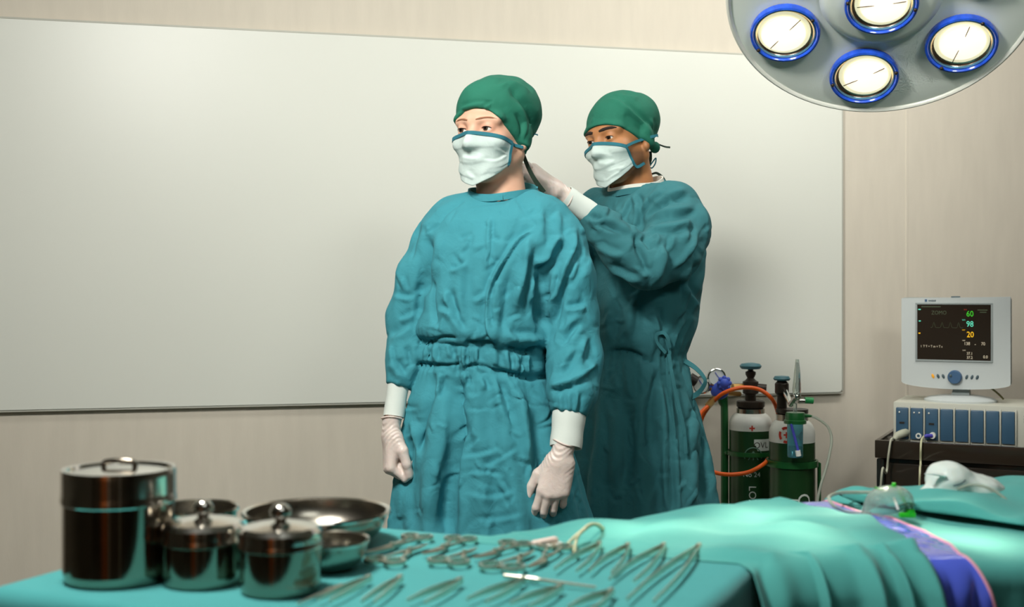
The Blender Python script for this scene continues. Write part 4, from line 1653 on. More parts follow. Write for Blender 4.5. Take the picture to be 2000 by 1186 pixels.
for (a, b) in (((1762, 986), (1776, 998)), ((1772, 984), (1768, 1000)), ((1784, 990), (1760, 996)), ((1778, 982), (1782, 1000)), ((1755, 988), (1788, 986))):
    MB().tube([OM(*a, 0, -0.03), OM((a[0] + b[0]) / 2, (a[1] + b[1]) / 2 - 4, 0, -0.036), OM(*b, 0, -0.03)], 0.0013, 5, sub=4).build('strap', M('strap_dark', (32, 84, 56), 0.5) if 'strap_dark' not in MATS else MATS['strap_dark'], om)
ot = MB().tube([OM(1700, 1004, 0, -0.01), OM(1680, 1003), OM(1650, 999), OM(1628, 988), OM(1619, 972, 0, 0.03), OM(1640, 963, 0, 0.06), OM(1680, 962, 0, 0.07), OM(1715, 962, 0, 0.06)], 0.0028, 8, sub=8).build('oxygen_tube', MATS['clear_tube'])
tag(ot, 'clear tube looping left of the oxygen mask on the table', 'tube')


def bag_geo():
    xs = np.linspace(-0.09, 0.13, 90)
    ys = np.linspace(-0.06, 0.06, 50)
    zs = np.linspace(-0.02, 0.07, 40)
    p = grid(xs, ys, zs)
    d = s_ell(p, (-0.012, 0, 0.020), (0.036, 0.036, 0.030))
    d = smin(d, s_ell(p, (0.034, 0.004, 0.014), (0.046, 0.036, 0.023)), 0.016)
    d = smin(d, s_cone(p, (-0.03, -0.008, 0.006), (-0.058, -0.014, -0.002), 0.018, 0.006), 0.012)
    d = smin(d, s_cone(p, (-0.036, -0.010, -0.002), (-0.01, -0.02, -0.004), 0.014, 0.014), 0.01)
    v, q = surface_nets(xs, ys, zs, d, 3)
    n = normals(v, q)
    return v + n * (0.0018 * wob(v, 5, 90))[:, None] + n * (0.0007 * wob(v, 6, 240))[:, None], q


bp_ = P(1872, 958, 1.93)
bg = thing('breathing_bag', 'crumpled milky plastic breathing bag lying on the folded sheet', 'breathing bag', V(bp_.x, bp_.y, bp_.z - 0.01))
v_, q_ = bag_geo()
v_ = v_ @ np.array(Matrix.Rotation(math.radians(8), 3, 'Y')).T + np.array(bp_ + V(-0.006, 0, -0.006))
link('bag', np_mesh('bag', v_, q_), MATS['bag_milky'], bg)
MB().tube([P(1845, 930, 1.90), P(1825, 926, 1.90), P(1806, 926, 1.90)], [0.006, 0.004, 0.0015], 8, sub=4, flat=0.5).build('tail', MATS['bag_milky'], bg)
MB().tube([P(1862, 949, 1.885), P(1876, 945, 1.884), P(1886, 938, 1.886)], 0.0012, 6, sub=4).build('seam', MATS['button_dark'], bg)
bt = MB().tube([P(1870, 956, 1.88), P(1895, 948, 1.88), P(1920, 950, 1.87), P(1948, 963, 1.86), P(1968, 980, 1.85), P(1977, 997, 1.84)], 0.0024, 8, sub=8).build('bag_tube', MATS['clear_tube'])
tag(bt, 'clear tube arching right from the milky breathing bag', 'tube')

# finger sensor with twisted lead at the back edge
ps = T(1064, 1064, TZ + 0.006)
fsn = thing('finger_sensor', 'pale pink finger sensor clip with twisted beige lead behind the clamps', 'sensor clip', V(ps.x, ps.y, TZ + 0.002))
Rf = Matrix.Rotation(0.35, 3, 'Z') @ Matrix.Rotation(-0.12, 3, 'Y')
MB().box(ps + V(0, 0, 0.004), (0.034, 0.013, 0.007), rot=Rf, bev=0.003).build('shell', M('sensor_pink', (226, 206, 194), 0.4), fsn)
MB().box(ps + V(0.012, -0.002, -0.001), (0.022, 0.012, 0.006), rot=Rf, bev=0.002).build('lower_jaw', MATS['white_plastic'], fsn)
for k in (0, 1):
    o_ = 0.0025 * (1 if k else -1)
    MB().tube([T(1092, 1068, TZ + 0.006), P(1108, 1063, 1.57), P(1122, 1050 + 300 * o_, 1.575), P(1136, 1036 - 600 * o_, 1.58), P(1152, 1026 + 500 * o_, 1.585), P(1166, 1026, 1.60), P(1176, 1034, 1.63)] if not k else
              [T(1122, 1080, TZ + 0.010), P(1124, 1062, 1.56), P(1130, 1046, 1.57), P(1142, 1034, 1.58), P(1156, 1025, 1.59), P(1168, 1025, 1.61), P(1178, 1032, 1.64)], 0.0022, 8, sub=8).build('lead', MATS['cable_beige'], fsn)

# ------------------------------------------------------------------ people
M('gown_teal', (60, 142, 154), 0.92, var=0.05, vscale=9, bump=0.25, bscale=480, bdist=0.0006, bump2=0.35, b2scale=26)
M('gown_teal_shaded', (52, 114, 120), 0.92, var=0.06, vscale=9, bump=0.25, bscale=480, bdist=0.0006, bump2=0.35, b2scale=24)  # darker copy of gown_teal: the rear person's shade put into the colour
M('cap_green', (28, 108, 86), 0.85, var=0.05, vscale=14, bump=0.2, bscale=480, bdist=0.0006, bump2=0.2, b2scale=30)
M('tie_dark', (34, 52, 40), 0.8)
M('mask_paper', (198, 214, 208), 0.85, bump=0.2, bscale=300, bdist=0.0006, bump2=0.2, b2scale=30)
M('mask_binding', (40, 112, 126), 0.8)
M('cuff_knit', (216, 224, 216), 0.9, bump=0.3, bscale=220, bdist=0.0008)
M('glove_latex', (226, 210, 200), 0.38, var=0.05, vscale=40, bump2=0.18, b2scale=45, sss=0.15)
M('skin_fair', (226, 178, 150), 0.5, var=0.04, vscale=30, bump=0.1, bscale=500, bdist=0.0004, sss=0.12, tint=(206, 130, 104))
M('skin_tan', (178, 122, 78), 0.5, var=0.05, vscale=30, bump=0.1, bscale=500, bdist=0.0004, sss=0.1, tint=(58, 42, 30))
M('brow_brown', (150, 102, 74), 0.8)
M('brow_black', (44, 32, 24), 0.8)
M('eye_white', (226, 220, 212), 0.2)
M('eye_iris', (74, 64, 52), 0.2)
M('eye_iris_dark', (52, 34, 22), 0.2)
M('eye_pupil', (18, 14, 12), 0.1)
M('shirt_white', (222, 220, 208), 0.9)
M('trouser_teal', (46, 112, 122), 0.9)
M('shoe_white', (214, 214, 206), 0.6)


LID = 0.0042


def head_sdf(p):
    d = s_ell(p, (0, 0.012, 0.034), (0.076, 0.096, 0.088))
    d = smin(d, s_ell(p, (0, -0.028, -0.040), (0.060, 0.066, 0.074)), 0.035)
    d = smin(d, s_cone(p, (-0.014, -0.070, -0.098), (0.014, -0.070, -0.098), 0.019, 0.019), 0.03)
    d = smin(d, s_cone(p, (-0.056, 0.012, -0.052), (-0.030, -0.052, -0.092), 0.018, 0.018), 0.03)
    d = smin(d, s_cone(p, (0.056, 0.012, -0.052), (0.030, -0.052, -0.092), 0.018, 0.018), 0.03)
    for s in (-1, 1):
        d = smin(d, s_cone(p, (s * 0.012, -0.083, 0.020), (s * 0.048, -0.066, 0.020), 0.012, 0.012), 0.014)   # brow
        d = smin(d, s_ell(p, (s * 0.042, -0.062, -0.030), (0.024, 0.022, 0.020)), 0.02)                        # cheek
        d = smax(d, -s_ell(p, (s * 0.033, -0.099, -0.001), (0.019, 0.018, 0.0125)), 0.010)                    # socket
        lid = s_ell(p, (s * 0.0325, -0.0745, 0.0), (0.0150, 0.0148, 0.0148))
        d = smin(d, lid, 0.006)
        slit = s_ell(p, (s * 0.0325, -0.090, -0.0016), (0.0135, 0.012, LID))
        d = smax(d, -slit, 0.0025)
        d = smin(d, s_ell(p, (s * 0.078, 0.016, -0.006), (0.009, 0.019, 0.031)), 0.008)                       # ear
        d = smin(d, s_ell(p, (s * 0.078, 0.008, -0.034), (0.007, 0.008, 0.010)), 0.008)
    d = smin(d, s_cone(p, (0, -0.086, 0.006), (0, -0.108, -0.036), 0.008, 0.0125), 0.014)                     # nose
    for s in (-1, 1):
        d = smin(d, s_ell(p, (s * 0.012, -0.098, -0.040), (0.009, 0.010, 0.008)), 0.008)
    d = smin(d, s_cone(p, (-0.018, -0.088, -0.066), (0.018, -0.088, -0.066), 0.0075, 0.0075), 0.010)          # lips
    d = smin(d, s_cone(p, (-0.015, -0.086, -0.076), (0.015, -0.086, -0.076), 0.0075, 0.0075), 0.010)
    return d


def to_local(Xw, H, R):
    """R: 3x3 Matrix (local to world)"""
    x, y, z = Xw[0] - H.x, Xw[1] - H.y, Xw[2] - H.z
    return [x * R[0][k] + y * R[1][k] + z * R[2][k] for k in range(3)]


def fine_axis(lo, hi, a, b, coarse, fine):
    left = np.linspace(lo, a, max(2, int((a - lo) / coarse)))
    mid = np.linspace(a, b, int((b - a) / fine))
    right = np.linspace(b, hi, max(2, int((hi - b) / coarse)))
    return np.concatenate([left[:-1], mid, right[1:]])


def head_radius(phi, z):
    """distance from the head's vertical axis to the skin, for arrays of angle and height (0 = straight ahead)"""
    r = np.linspace(0.03, 0.16, 140)
    R = np.broadcast_to(r, phi.shape + (140,)).astype(f32)
    p = [np.sin(phi)[..., None] * R, -np.cos(phi)[..., None] * R, np.broadcast_to(z[..., None], R.shape).astype(f32)]
    d = head_sdf(p)
    ins = d < 0
    last = 139 - np.argmax(ins[..., ::-1], axis=-1)
    return np.where(ins.any(-1), r[last], 0.03)


def blur2(a, it=1):
    for _ in range(it):
        b = np.pad(a, 1, mode='edge')
        a = (b[1:-1, 1:-1] * 2 + b[:-2, 1:-1] + b[2:, 1:-1] + b[1:-1, :-2] + b[1:-1, 2:]) / 6
    return a


def body_mesh(H, R, neck, sh, joints, legs, tintfn=None):
    """one continuous figure: head, neck, torso, arms and legs"""
    ext = [H, neck] + [q for ch in joints for q, _ in ch] + [q for ch in legs for q, _ in ch]
    lo = [min(q[k] for q in ext) - 0.13 for k in range(3)]
    hi = [max(q[k] for q in ext) + 0.13 for k in range(3)]
    lo[2] = -0.01
    xs = fine_axis(lo[0], hi[0], H.x - 0.118, H.x + 0.118, 0.012, 0.0022)
    ys = fine_axis(lo[1], hi[1], H.y - 0.128, H.y + 0.128, 0.012, 0.0022)
    zs = fine_axis(0.0, H.z + 0.16, H.z - 0.14, H.z + 0.15, 0.010, 0.0022)
    xs = np.concatenate([[xs[0] - 0.02], xs, [xs[-1] + 0.02]])
    zs = np.concatenate([[-0.03], zs])
    g = grid(xs, ys, zs)
    fld = np.full(g[0].shape, 0.5, f32)
    for a, b, ra, rb in sh:
        fld = smin(fld, s_cone(g, a, b, ra, rb), 0.05)
    for ch in joints + legs:
        for (a, ra), (b, rb) in zip(ch[:-1], ch[1:]):
            fld = smin(fld, s_cone(g, a, b, ra, rb), 0.012)
    k = int(np.searchsorted(zs, H.z - 0.145))
    up = [q[:, :, k:] for q in g]
    hd = head_sdf(to_local(up, H, R))
    nk = s_cone(up, H + R @ V(0, 0.022, -0.06), neck, 0.054, 0.060)
    hd = smin(hd, nk, 0.025)
    low = s_cone([q[:, :, :k] for q in g], H + R @ V(0, 0.022, -0.06), neck, 0.054, 0.060)
    fld[:, :, k:] = smin(fld[:, :, k:], hd, 0.012)
    fld[:, :, :k] = smin(fld[:, :, :k], low, 0.03)
    v, q = surface_nets(xs, ys, zs, fld, 1)
    me = np_mesh('body', v, q)
    if tintfn:
        at = me.attributes.new('tint', 'FLOAT', 'POINT')
        L = np.stack(to_local(v.T, H, R), 1)
        at.data.foreach_set('value', np.clip(tintfn(L), 0, 1).astype(f32))
    return me


def eye_obj(H, R, s, gaze, iris_mat, parent):
    g = Vector(gaze).normalized()
    c = H + R @ V(s * 0.0325, -0.0745, 0)
    # sphere with its pole on the line of sight: pupil, iris, white
    r = 0.0135
    q = (R @ g).to_track_quat('Z', 'Y').to_matrix()
    prof, mi = [], []
    n = 22
    m = MB()
    for i in range(n + 1):
        a = math.pi * i / n
        prof.append((r * math.sin(a), r * math.cos(a)))
    for mat_i, (i0, i1) in enumerate(((0, 2), (2, 4), (4, n))):
        m.mi = mat_i
        m.lathe(prof[i0:i1 + 1], c, 24, q)
    me = m.mesh('eye')
    for k in ('eye_pupil', iris_mat, 'eye_white'):
        me.materials.append(MATS[k])
    return link('eye', me, None, parent)


def lash_obj(H, R, s, mat, parent):
    pts = []
    for i in range(11):
        x = -0.0128 + 0.0256 * i / 10
        z = -0.0016 + (LID + 0.0006) * math.sqrt(max(0, 1 - (x / 0.0136) ** 2))
        y = -math.sqrt(max(1e-6, 0.0153 ** 2 - x * x - z * z))
        pts.append(H + R @ V(s * 0.0325 + x, -0.0745 + y, z))
    return MB().tube(pts, [0.0004, 0.0010, 0.0011, 0.0010, 0.0004], 6).build('eyelashes', mat, parent)


def brow_obj(H, R, s, mat, thick, parent):
    pts = []
    for i in range(9):
        u = i / 8
        x = s * (0.011 + 0.044 * u)
        z = 0.0195 + 0.006 * math.sin(u * 2.4) - 0.003 * u
        ys_ = np.linspace(-0.13, -0.03, 120).astype(f32)
        d = head_sdf([np.full(120, x, f32), ys_, np.full(120, z, f32)])
        y = ys_[np.argmax(d < 0)]
        pts.append(H + R @ V(x, float(y) + 0.0006, z))
    return MB().tube(pts, [thick * 0.7, thick, thick, thick * 0.9, thick * 0.35], 8, flat=1.0).build('eyebrow', mat, parent)


def cap_mesh(H, R, c, r, zc, strokes, seed, band=0.0):
    xs = np.linspace(-0.125, 0.125, 92)
    ys = np.linspace(-0.125, 0.155, 104)
    zs = np.linspace(-0.085, 0.145, 86)
    g = grid(xs, ys, zs)
    d = s_ell(g, c, r)
    d = smin(d, s_ell(g, (c[0], c[1] + 0.03, c[2] + 0.004), (r[0] * 0.97, r[1] * 0.80, r[2] * 0.96)), 0.03)
    d = np.minimum(d, 0.6 * head_sdf(g) - 0.0035)
    phi = np.abs(np.arctan2(g[0], -g[1]))
    edge = np.interp(phi, *zc).astype(f32)
    d = smax(d, (edge - g[2]) * 0.8, 0.004)
    # hollow where the head is, so that it is worn and not a lump
    v, q = surface_nets(xs, ys, zs, d, 3)
    v = v @ np.array(R).T + np.array(H)
    n = normals(v, q)
    v = v + n * (0.0016 * wob(v, seed, 55) + 0.0008 * wob(v, seed + 1, 120))[:, None]
    v = fold_verts(v, q, strokes, facing=-0.1)
    L = np.stack(to_local(v.T, H, R), 1)
    hd = head_sdf([L[:, 0], L[:, 1], L[:, 2]])
    n = normals(v, q)
    v = v + n * np.where(L[:, 2] > np.interp(np.abs(np.arctan2(L[:, 0], -L[:, 1])), *zc) + 0.004, np.clip(0.004 - hd, 0, 0.012), 0)[:, None]
    return np_mesh('cap', v, q)


def mask_obj(H, R, phit, phib, ztop, zbot, parent, strokes, ties):
    NU, NV = 61, 41
    U = np.linspace(-1, 1, NU)[:, None] * np.ones((1, NV))
    W = np.ones((NU, 1)) * np.linspace(0, 1, NV)[None, :]
    phi = np.radians(phit + (phib - phit) * W) * U
    zt = ztop - 0.020 * np.abs(U) ** 1.6
    zb = zbot + 0.048 * np.abs(U) ** 1.25
    z = zt + (zb - zt) * W
    rad = head_radius(phi, np.maximum(z, -0.104))
    sm = blur2(np.maximum(rad, blur2(rad, 20)), 60)
    rr = sm + 0.001 - 0.022 * np.clip((W - 0.45) / 0.55, 0, 1) ** 1.4
    rr = np.maximum(rr, rad + 0.0035)
    rr = blur2(rr, 6)
    rr = rr + 0.0018 * (((W * 3.4) % 1.0) - 0.5) * np.exp(-(U / 0.85) ** 6) * np.clip(W * 8, 0, 1)
    rr = rr - np.clip((W - 0.84) / 0.16, 0, 1) ** 1.5 * 0.030
    p = np.stack([np.sin(phi) * rr, -np.cos(phi) * rr, z], -1)
    wpts = p.reshape(-1, 3) @ np.array(R).T + np.array(H)
    nn = np.stack([np.sin(phi), -np.cos(phi), np.zeros_like(phi)], -1).reshape(-1, 3) @ np.array(R).T
    px = np.stack([wpts[:, 0] / wpts[:, 1] * F + 1000, HOR + (CAMZ - wpts[:, 2]) / wpts[:, 1] * F], 1)
    d = np.zeros(len(px))
    for s in strokes:
        d += stroke(px, *s)
    wpts = wpts + nn * np.maximum(d, ((rad + 0.0022) - rr).ravel())[:, None]
    grid_pts = wpts.reshape(NU, NV, 3)
    lo = wpts - nn * 0.0012
    idx = np.arange(NU * NV).reshape(NU, NV)
    q = np.stack([idx[:-1, :-1], idx[:-1, 1:], idx[1:, 1:], idx[1:, :-1]], -1).reshape(-1, 4)
    N = NU * NV
    rim = np.concatenate([idx[:, 0], idx[-1, 1:], idx[-2::-1, -1], idx[0, -2:0:-1]])
    r2 = np.roll(rim, -1)
    Q = np.concatenate([q, q[:, ::-1] + N, np.stack([rim, r2, r2 + N, rim + N], 1)])
    mk = link('mask', np_mesh('mask', np.concatenate([wpts, lo]), Q), MATS['mask_paper'], parent)
    # bound edges
    G = [[Vector(grid_pts[i, j]) for j in range(NV)] for i in range(NU)]
    Rn = lambda i: R @ V(math.sin(float(phi[i, 0])), -math.cos(float(phi[i, 0])), 0.1)
    MB().ribbon([G[i][0] + Rn(i) * 0.0012 for i in range(0, NU, 2)], 0.0085, [Rn(i) for i in range(0, NU, 2)], 0.002, sub=0).build('binding', MATS['mask_binding'], mk)
    for i in (0, NU - 1):
        MB().ribbon([G[i][j] + Rn(i) * 0.001 for j in range(0, NV, 2)], 0.006, [Rn(i)] * len(range(0, NV, 2)), 0.002, sub=0).build('binding', MATS['mask_binding'], mk)
    # ties round the back of the head: given as (corner, [(phi, z, extra radius) ...])
    for (s, j, path) in ties:
        st = G[NU - 1 if s > 0 else 0][j]
        pts, ns = [st], [R @ V(s, 0, 0)]
        for (ph, zz, ex) in path:
            a = math.radians(ph)
            rr_ = float(head_radius(np.array([a]), np.array([zz]))[0]) + ex
            pts.append(H + R @ V(math.sin(a) * rr_, -math.cos(a) * rr_, zz))
            ns.append(R @ V(math.sin(a), -math.cos(a), 0))
        MB().ribbon(pts, 0.0072, ns, 0.0016, sub=6).build('tie', MATS['mask_binding'], mk)
    return mk


def hand_geo(curls, thumb, splay=(0.10, 0.02, -0.05, -0.13), fill=False):
    """gloved left hand: wrist at the origin, fingers to -z, back of the hand to +y, thumb to +x"""
    xs = np.linspace(-0.06, 0.085, 74)
    ys = np.linspace(-0.105, 0.035, 72)
    zs = np.linspace(-0.20, 0.045, 124)
    g = grid(xs, ys, zs)
    kn = [(0.0265, 0.002, -0.086), (0.0090, 0.005, -0.090), (-0.0095, 0.003, -0.086), (-0.0265, -0.002, -0.078)]
    Ls = [(0.043, 0.026, 0.021), (0.047, 0.030, 0.021), (0.043, 0.028, 0.021), (0.034, 0.021, 0.019)]
    rs = [0.0102, 0.0104, 0.0098, 0.0088]
    d = s_cone([g[0], g[1] * 1.15, g[2]], (0, 0, 0.04), (0, 0, -0.012), 0.0265, 0.0255)
    for i in range(4):
        d = smin(d, s_cone(g, (kn[i][0] * 0.72, -0.002, -0.012), kn[i], 0.0165, 0.0125), 0.014)
    d = smin(d, s_ell(g, (0.020, -0.012, -0.036), (0.018, 0.014, 0.030)), 0.012)
    d = smin(d, s_ell(g, (-0.020, -0.010, -0.046), (0.014, 0.013, 0.034)), 0.012)
    for i in range(4):
        p = Vector(kn[i])
        a = 0
        r = rs[i]
        ch = None
        for j in range(3):
            a += math.radians(curls[i][j])
            dr = V(splay[i] * math.cos(a), -math.sin(a), -math.cos(a)).normalized()
            q = p + dr * Ls[i][j]
            seg = s_cone(g, p, q, r, r * 0.90)
            ch = seg if ch is None else smin(ch, seg, 0.003)
            p, r = q, r * 0.92
        d = smin(d, ch, 0.0045)
    if fill:
        d = smin(d, s_ell(g, (0.0, -0.028, -0.084), (0.032, 0.020, 0.026)), 0.006)
    ch = None
    tr = (0.0150, 0.0135, 0.0112, 0.0092)
    for j in range(3):
        seg = s_cone(g, thumb[j], thumb[j + 1], tr[j], tr[j + 1])
        ch = seg if ch is None else smin(ch, seg, 0.004)
    d = smin(d, ch, 0.008)
    d = smax(d, g[2] - 0.034, 0.002)
    v, q = surface_nets(xs, ys, zs, d, 2)
    n = normals(v, q)
    # latex creases round the wrist and over the back of the hand
    w = np.exp(-((v[:, 2] - 0.0) / 0.03) ** 2)
    v = v + n * (0.0009 * w * np.sin(v[:, 2] * 430 + 9 * np.sin(v[:, 0] * 70 + 1) + 4 * np.sin(v[:, 1] * 90)) * (0.5 + 0.5 * np.sin(v[:, 0] * 75 + v[:, 2] * 60)))[:, None]
    v = v + n * (0.0004 * wob(v, 3, 140))[:, None]
    return v, q


def hand_obj(wrist, t, dorsal, up, geo, parent, right=False, scale=1.0):
    """t: thumb direction, dorsal: back of hand, up: from fingers to wrist"""
    u = Vector(up).normalized()
    dd = Vector(dorsal)
    dd = (dd - u * dd.dot(u)).normalized()
    tt = dd.cross(u).normalized()
    if right:
        tt = -tt
    A = np.array([tt, dd, u]).T * scale
    v, q = geo
    w = v @ A.T + np.array(wrist)
    g = link('glove', np_mesh('glove', w, q, flip=right), MATS['glove_latex'], parent)
    # rolled edge
    pts = []
    for k in range(25):
        a = math.tau * k / 24
        l = V(0.0275 * math.cos(a), 0.0242 * math.sin(a), 0.033 + 0.003 * math.sin(2 * a + 1))
        pts.append(Vector(wrist) + (tt * l.x + dd * l.y + u * l.z) * scale)
    MB().tube(pts, 0.0022 * scale, 8).build('rolled_edge', MATS['glove_latex'], g)
    return g


def loft_field(g, zs1, rows, yaw, tilt=0.0, folds=None):
    rows = sorted(rows)
    zr = [r[0] for r in rows]
    x, y, z = g
    cx0 = np.interp(zs1, zr, [r[1] for r in rows])
    zz = z
    if tilt:
        k = np.clip((1.36 - z) / 0.12, 0, 1) * np.clip((z - 0.70) / 0.3, 0, 1)
        zz = z + tilt * (x - cx0[None, None, :]) * k
        prm = [np.interp(zz, zr, [r[i] for r in rows]).astype(f32) for i in range(1, 5)]
    else:
        prm = [np.interp(zs1, zr, [r[i] for r in rows]).astype(f32)[None, None, :] for i in range(1, 5)]
    cx, cy, a, b = prm
    c, s = math.cos(yaw), math.sin(yaw)
    dx, dy = x - cx, y - cy
    lx_ = dx * c + dy * s
    ly_ = -dx * s + dy * c
    rho = (np.abs(lx_ / a) ** 2.3 + np.abs(ly_ / b) ** 2.3) ** (1 / 2.3) + 1e-5
    r = np.sqrt(lx_ ** 2 + ly_ ** 2)
    d = r * (1 - 1 / np.maximum(rho, 0.05))
    if folds:
        th = np.arctan2(lx_, -ly_)
        d = d - folds(th, zz)
    return smax(smax(d, z - zr[-1], 0.01), zr[0] - z, 0.004)


def chain_field(g, pts, k=0.02):
    d = None
    for (a, ra), (b, rb) in zip(pts[:-1], pts[1:]):
        s = s_cone(g, a, b, ra, rb)
        d = s if d is None else smin(d, s, k)
    return d


def gown_mesh(rows, yaw, tilt, arms, folds, strokes, seed, lo, hi, zsplit, res=0.005, neck=None):
    xs = np.arange(lo[0], hi[0], res)
    ys = np.arange(lo[1], hi[1], res)
    zs = np.arange(lo[2], hi[2], res)
    g = grid(xs, ys, zs)
    d = loft_field(g, zs, rows, yaw, tilt, folds)
    for (pts, k_hi) in arms:
        s = chain_field(g, pts)
        k = (0.004 + (k_hi - 0.004) * np.clip((zs - zsplit) / 0.09, 0, 1)).astype(f32)[None, None, :]
        # flat cut where the cuff comes out
        a, b = pts[-2][0], pts[-1][0]
        ax = (b - a).normalized()
        e = b + ax * 0.006
        cut = (g[0] - e.x) * ax.x + (g[1] - e.y) * ax.y + (g[2] - e.z) * ax.z
        s = np.where(cut > -0.15, smax(s, cut, 0.004), s)
        d = smin(d, s, k)
    if neck:      # opening for the neck, lower in front
        cx, cy, r, z0, sl, fa = neck
        fx, fy = math.sin(fa), -math.cos(fa)
        rr = np.sqrt((g[0] - cx) ** 2 + (g[1] - cy) ** 2)
        pl_ = z0 - sl * ((g[0] - cx) * fx + (g[1] - cy) * fy) - g[2]
        d = smax(d, -np.maximum(rr - r, pl_), 0.004)
    v, q = surface_nets(xs, ys, zs, d, 2)
    n = normals(v, q)
    crum = 0.0045 * (np.abs(wob(v * np.array([1, 1, 0.5]), seed, 26)) - 0.8) - 0.0035 * (np.abs(wob(v * np.array([1, 1, 0.6]), seed + 2, 48)) - 0.8)
    crum -= 0.0022 * np.exp(-(wob(v, seed + 3, 34) / 0.14) ** 2) * (wob(v, seed + 4, 13) > 0)
    v = v + n * (crum + 0.0009 * wob(v, seed + 1, 95))[:, None]
    v = fold_verts(v, q, strokes, 1.25)
    return np_mesh('gown', laplace(v, q, 1, 0.3), q)


def cuff_obj(a, b, r0, r1, parent):
    a, b = Vector(a), Vector(b)
    m = MB()
    ax = (b - a).normalized()
    q = ax.to_track_quat('Z', 'Y').to_matrix()
    L = (b - a).length
    prof = []
    for i in range(9):
        t = i / 8
        prof.append(((r0 + (r1 - r0) * t) * (1 + 0.02 * math.sin(9 * t)), L * t))
    inner = [(prof[-1][0] - 0.002, L), (prof[-1][0] - 0.003, L * 0.75), (prof[-1][0] * 0.6, L * 0.7), (0, L * 0.7)]
    m.lathe([(0, 0)] + prof + inner, a, 40, q)
    return m.build('cuff', MATS['cuff_knit'], parent)


def collar_obj(pts, mat, parent, w=0.017, name='collar'):
    c = sum((Vector(p) for p in pts), Vector()) / len(pts)
    P2 = [Vector(p) for p in pts]
    P2.append(P2[0])
    sp_ = spline(P2, 6)
    ns = [V(p.x - c.x, p.y - c.y, 0.25 * 0.05) for p in sp_]
    return MB().ribbon(sp_, w, ns, 0.004, sub=0).build(name, mat, parent)


def random_creases(seed, n, x0, x1, y0, y1):
    r = np.random.default_rng(seed)
    out = []
    for _ in range(n):
        x, y = r.uniform(x0, x1), r.uniform(y0, y1)
        a = r.normal(math.pi / 2, 0.75)
        L = r.uniform(16, 52)
        b = a + r.normal(0, 0.35)
        p0 = (x, y)
        p1_ = (x + math.cos(a) * L / 2, y + math.sin(a) * L / 2)
        p2_ = (p1_[0] + math.cos(b) * L / 2, p1_[1] + math.sin(b) * L / 2)
        out.append(([p0, p1_, p2_], r.uniform(3.0, 5.5), r.uniform(0.0016, 0.0040) * (1 if r.random() < 0.5 else -1), 'f', 0.35))
    return out


def c3(*pts):
    return [(720 + x / 3.206, 350 + y / 3.206) for x, y in pts]


def c4(*pts):
    return [(720 + x / 2.892, 650 + y / 2.892) for x, y in pts]


def c5(*pts):
    return [(1000 + x / 2.893, 310 + y / 2.893) for x, y in pts]


def c6(*pts):
    return [(1120 + x / 2.697, 600 + y / 2.697) for x, y in pts]


def h1(*pts):
    return [(850 + x / 4.235, 120 + y / 4.235) for x, y in pts]


def h2(*pts):
    return [(1100 + x / 4.942, 160 + y / 4.942) for x, y in pts]


# ============ person in front, facing left, arms hanging
H1 = P(963, 260, 2.875)
R1 = Matrix.Rotation(math.radians(-30), 3, 'Z')
p1 = thing('person', 'person in teal gown, green cap and mask standing in front with arms hanging down', 'person', (-0.05, 2.87, 0))
neck1 = V(-0.022, 2.885, 1.49)
armL = [(P(1062, 432, 2.84), 0.050), (P(1116, 610, 2.80), 0.040), (P(1108, 800, 2.71), 0.028), (P(1101, 884, 2.685), 0.0225)]
armR = [(P(880, 432, 2.90), 0.050), (P(806, 610, 2.89), 0.038), (P(780, 745, 2.845), 0.020), (P(767, 826, 2.82), 0.0195)]
legs1 = [[(V(-0.15, 2.88, 0.95), 0.085), (V(-0.16, 2.87, 0.52), 0.058), (V(-0.165, 2.90, 0.09), 0.036), (V(-0.185, 2.80, 0.035), 0.032)],
         [(V(0.03, 2.84, 0.95), 0.085), (V(0.04, 2.82, 0.52), 0.058), (V(0.045, 2.85, 0.09), 0.036), (V(0.03, 2.75, 0.035), 0.032)]]
trunk1 = [(V(-0.15, 2.89, 1.43), V(0.09, 2.85, 1.43), 0.065, 0.065), (V(-0.05, 2.87, 1.38), V(-0.06, 2.87, 1.15), 0.095, 0.085), (V(-0.12, 2.88, 0.98), V(0.0, 2.85, 0.98), 0.095, 0.095)]


def tint1(L):
    e = np.exp(-(((np.abs(L[:, 0]) - 0.0325) / 0.017) ** 2 + ((L[:, 2] + 0.002) / 0.011) ** 2)) * (L[:, 1] < -0.05)
    return 0.55 * e


body1 = link('body', body_mesh(H1, R1, neck1, trunk1, [armL, armR], legs1, tint1), MATS['skin_fair'], p1)
for s in (-1, 1):
    eye_obj(H1, R1, s, (-0.12, -1, 0.0), 'eye_iris', p1)
    brow_obj(H1, R1, s, MATS['brow_brown'], 0.0026, p1)
    lash_obj(H1, R1, s, MATS['brow_black'], p1)

rows1 = [(1.540, -0.020, 2.884, 0.066, 0.050), (1.519, -0.022, 2.884, 0.100, 0.066), (1.497, -0.026, 2.876, 0.144, 0.082), (1.460, -0.034, 2.866, 0.172, 0.102),
         (1.400, -0.041, 2.86, 0.178, 0.120), (1.320, -0.047, 2.86, 0.168, 0.127), (1.240, -0.054, 2.86, 0.163, 0.131), (1.200, -0.060, 2.86, 0.167, 0.139), (1.184, -0.062, 2.86, 0.162, 0.133),
         (1.174, -0.063, 2.86, 0.150, 0.119), (1.160, -0.063, 2.86, 0.156, 0.124), (1.128, -0.064, 2.86, 0.157, 0.126), (1.116, -0.064, 2.86, 0.148, 0.118), (1.104, -0.064, 2.86, 0.155, 0.126),
         (1.020, -0.064, 2.86, 0.180, 0.150), (0.900, -0.058, 2.86, 0.209, 0.172), (0.740, -0.045, 2.86, 0.236, 0.196), (0.360, -0.040, 2.86, 0.275, 0.225)]


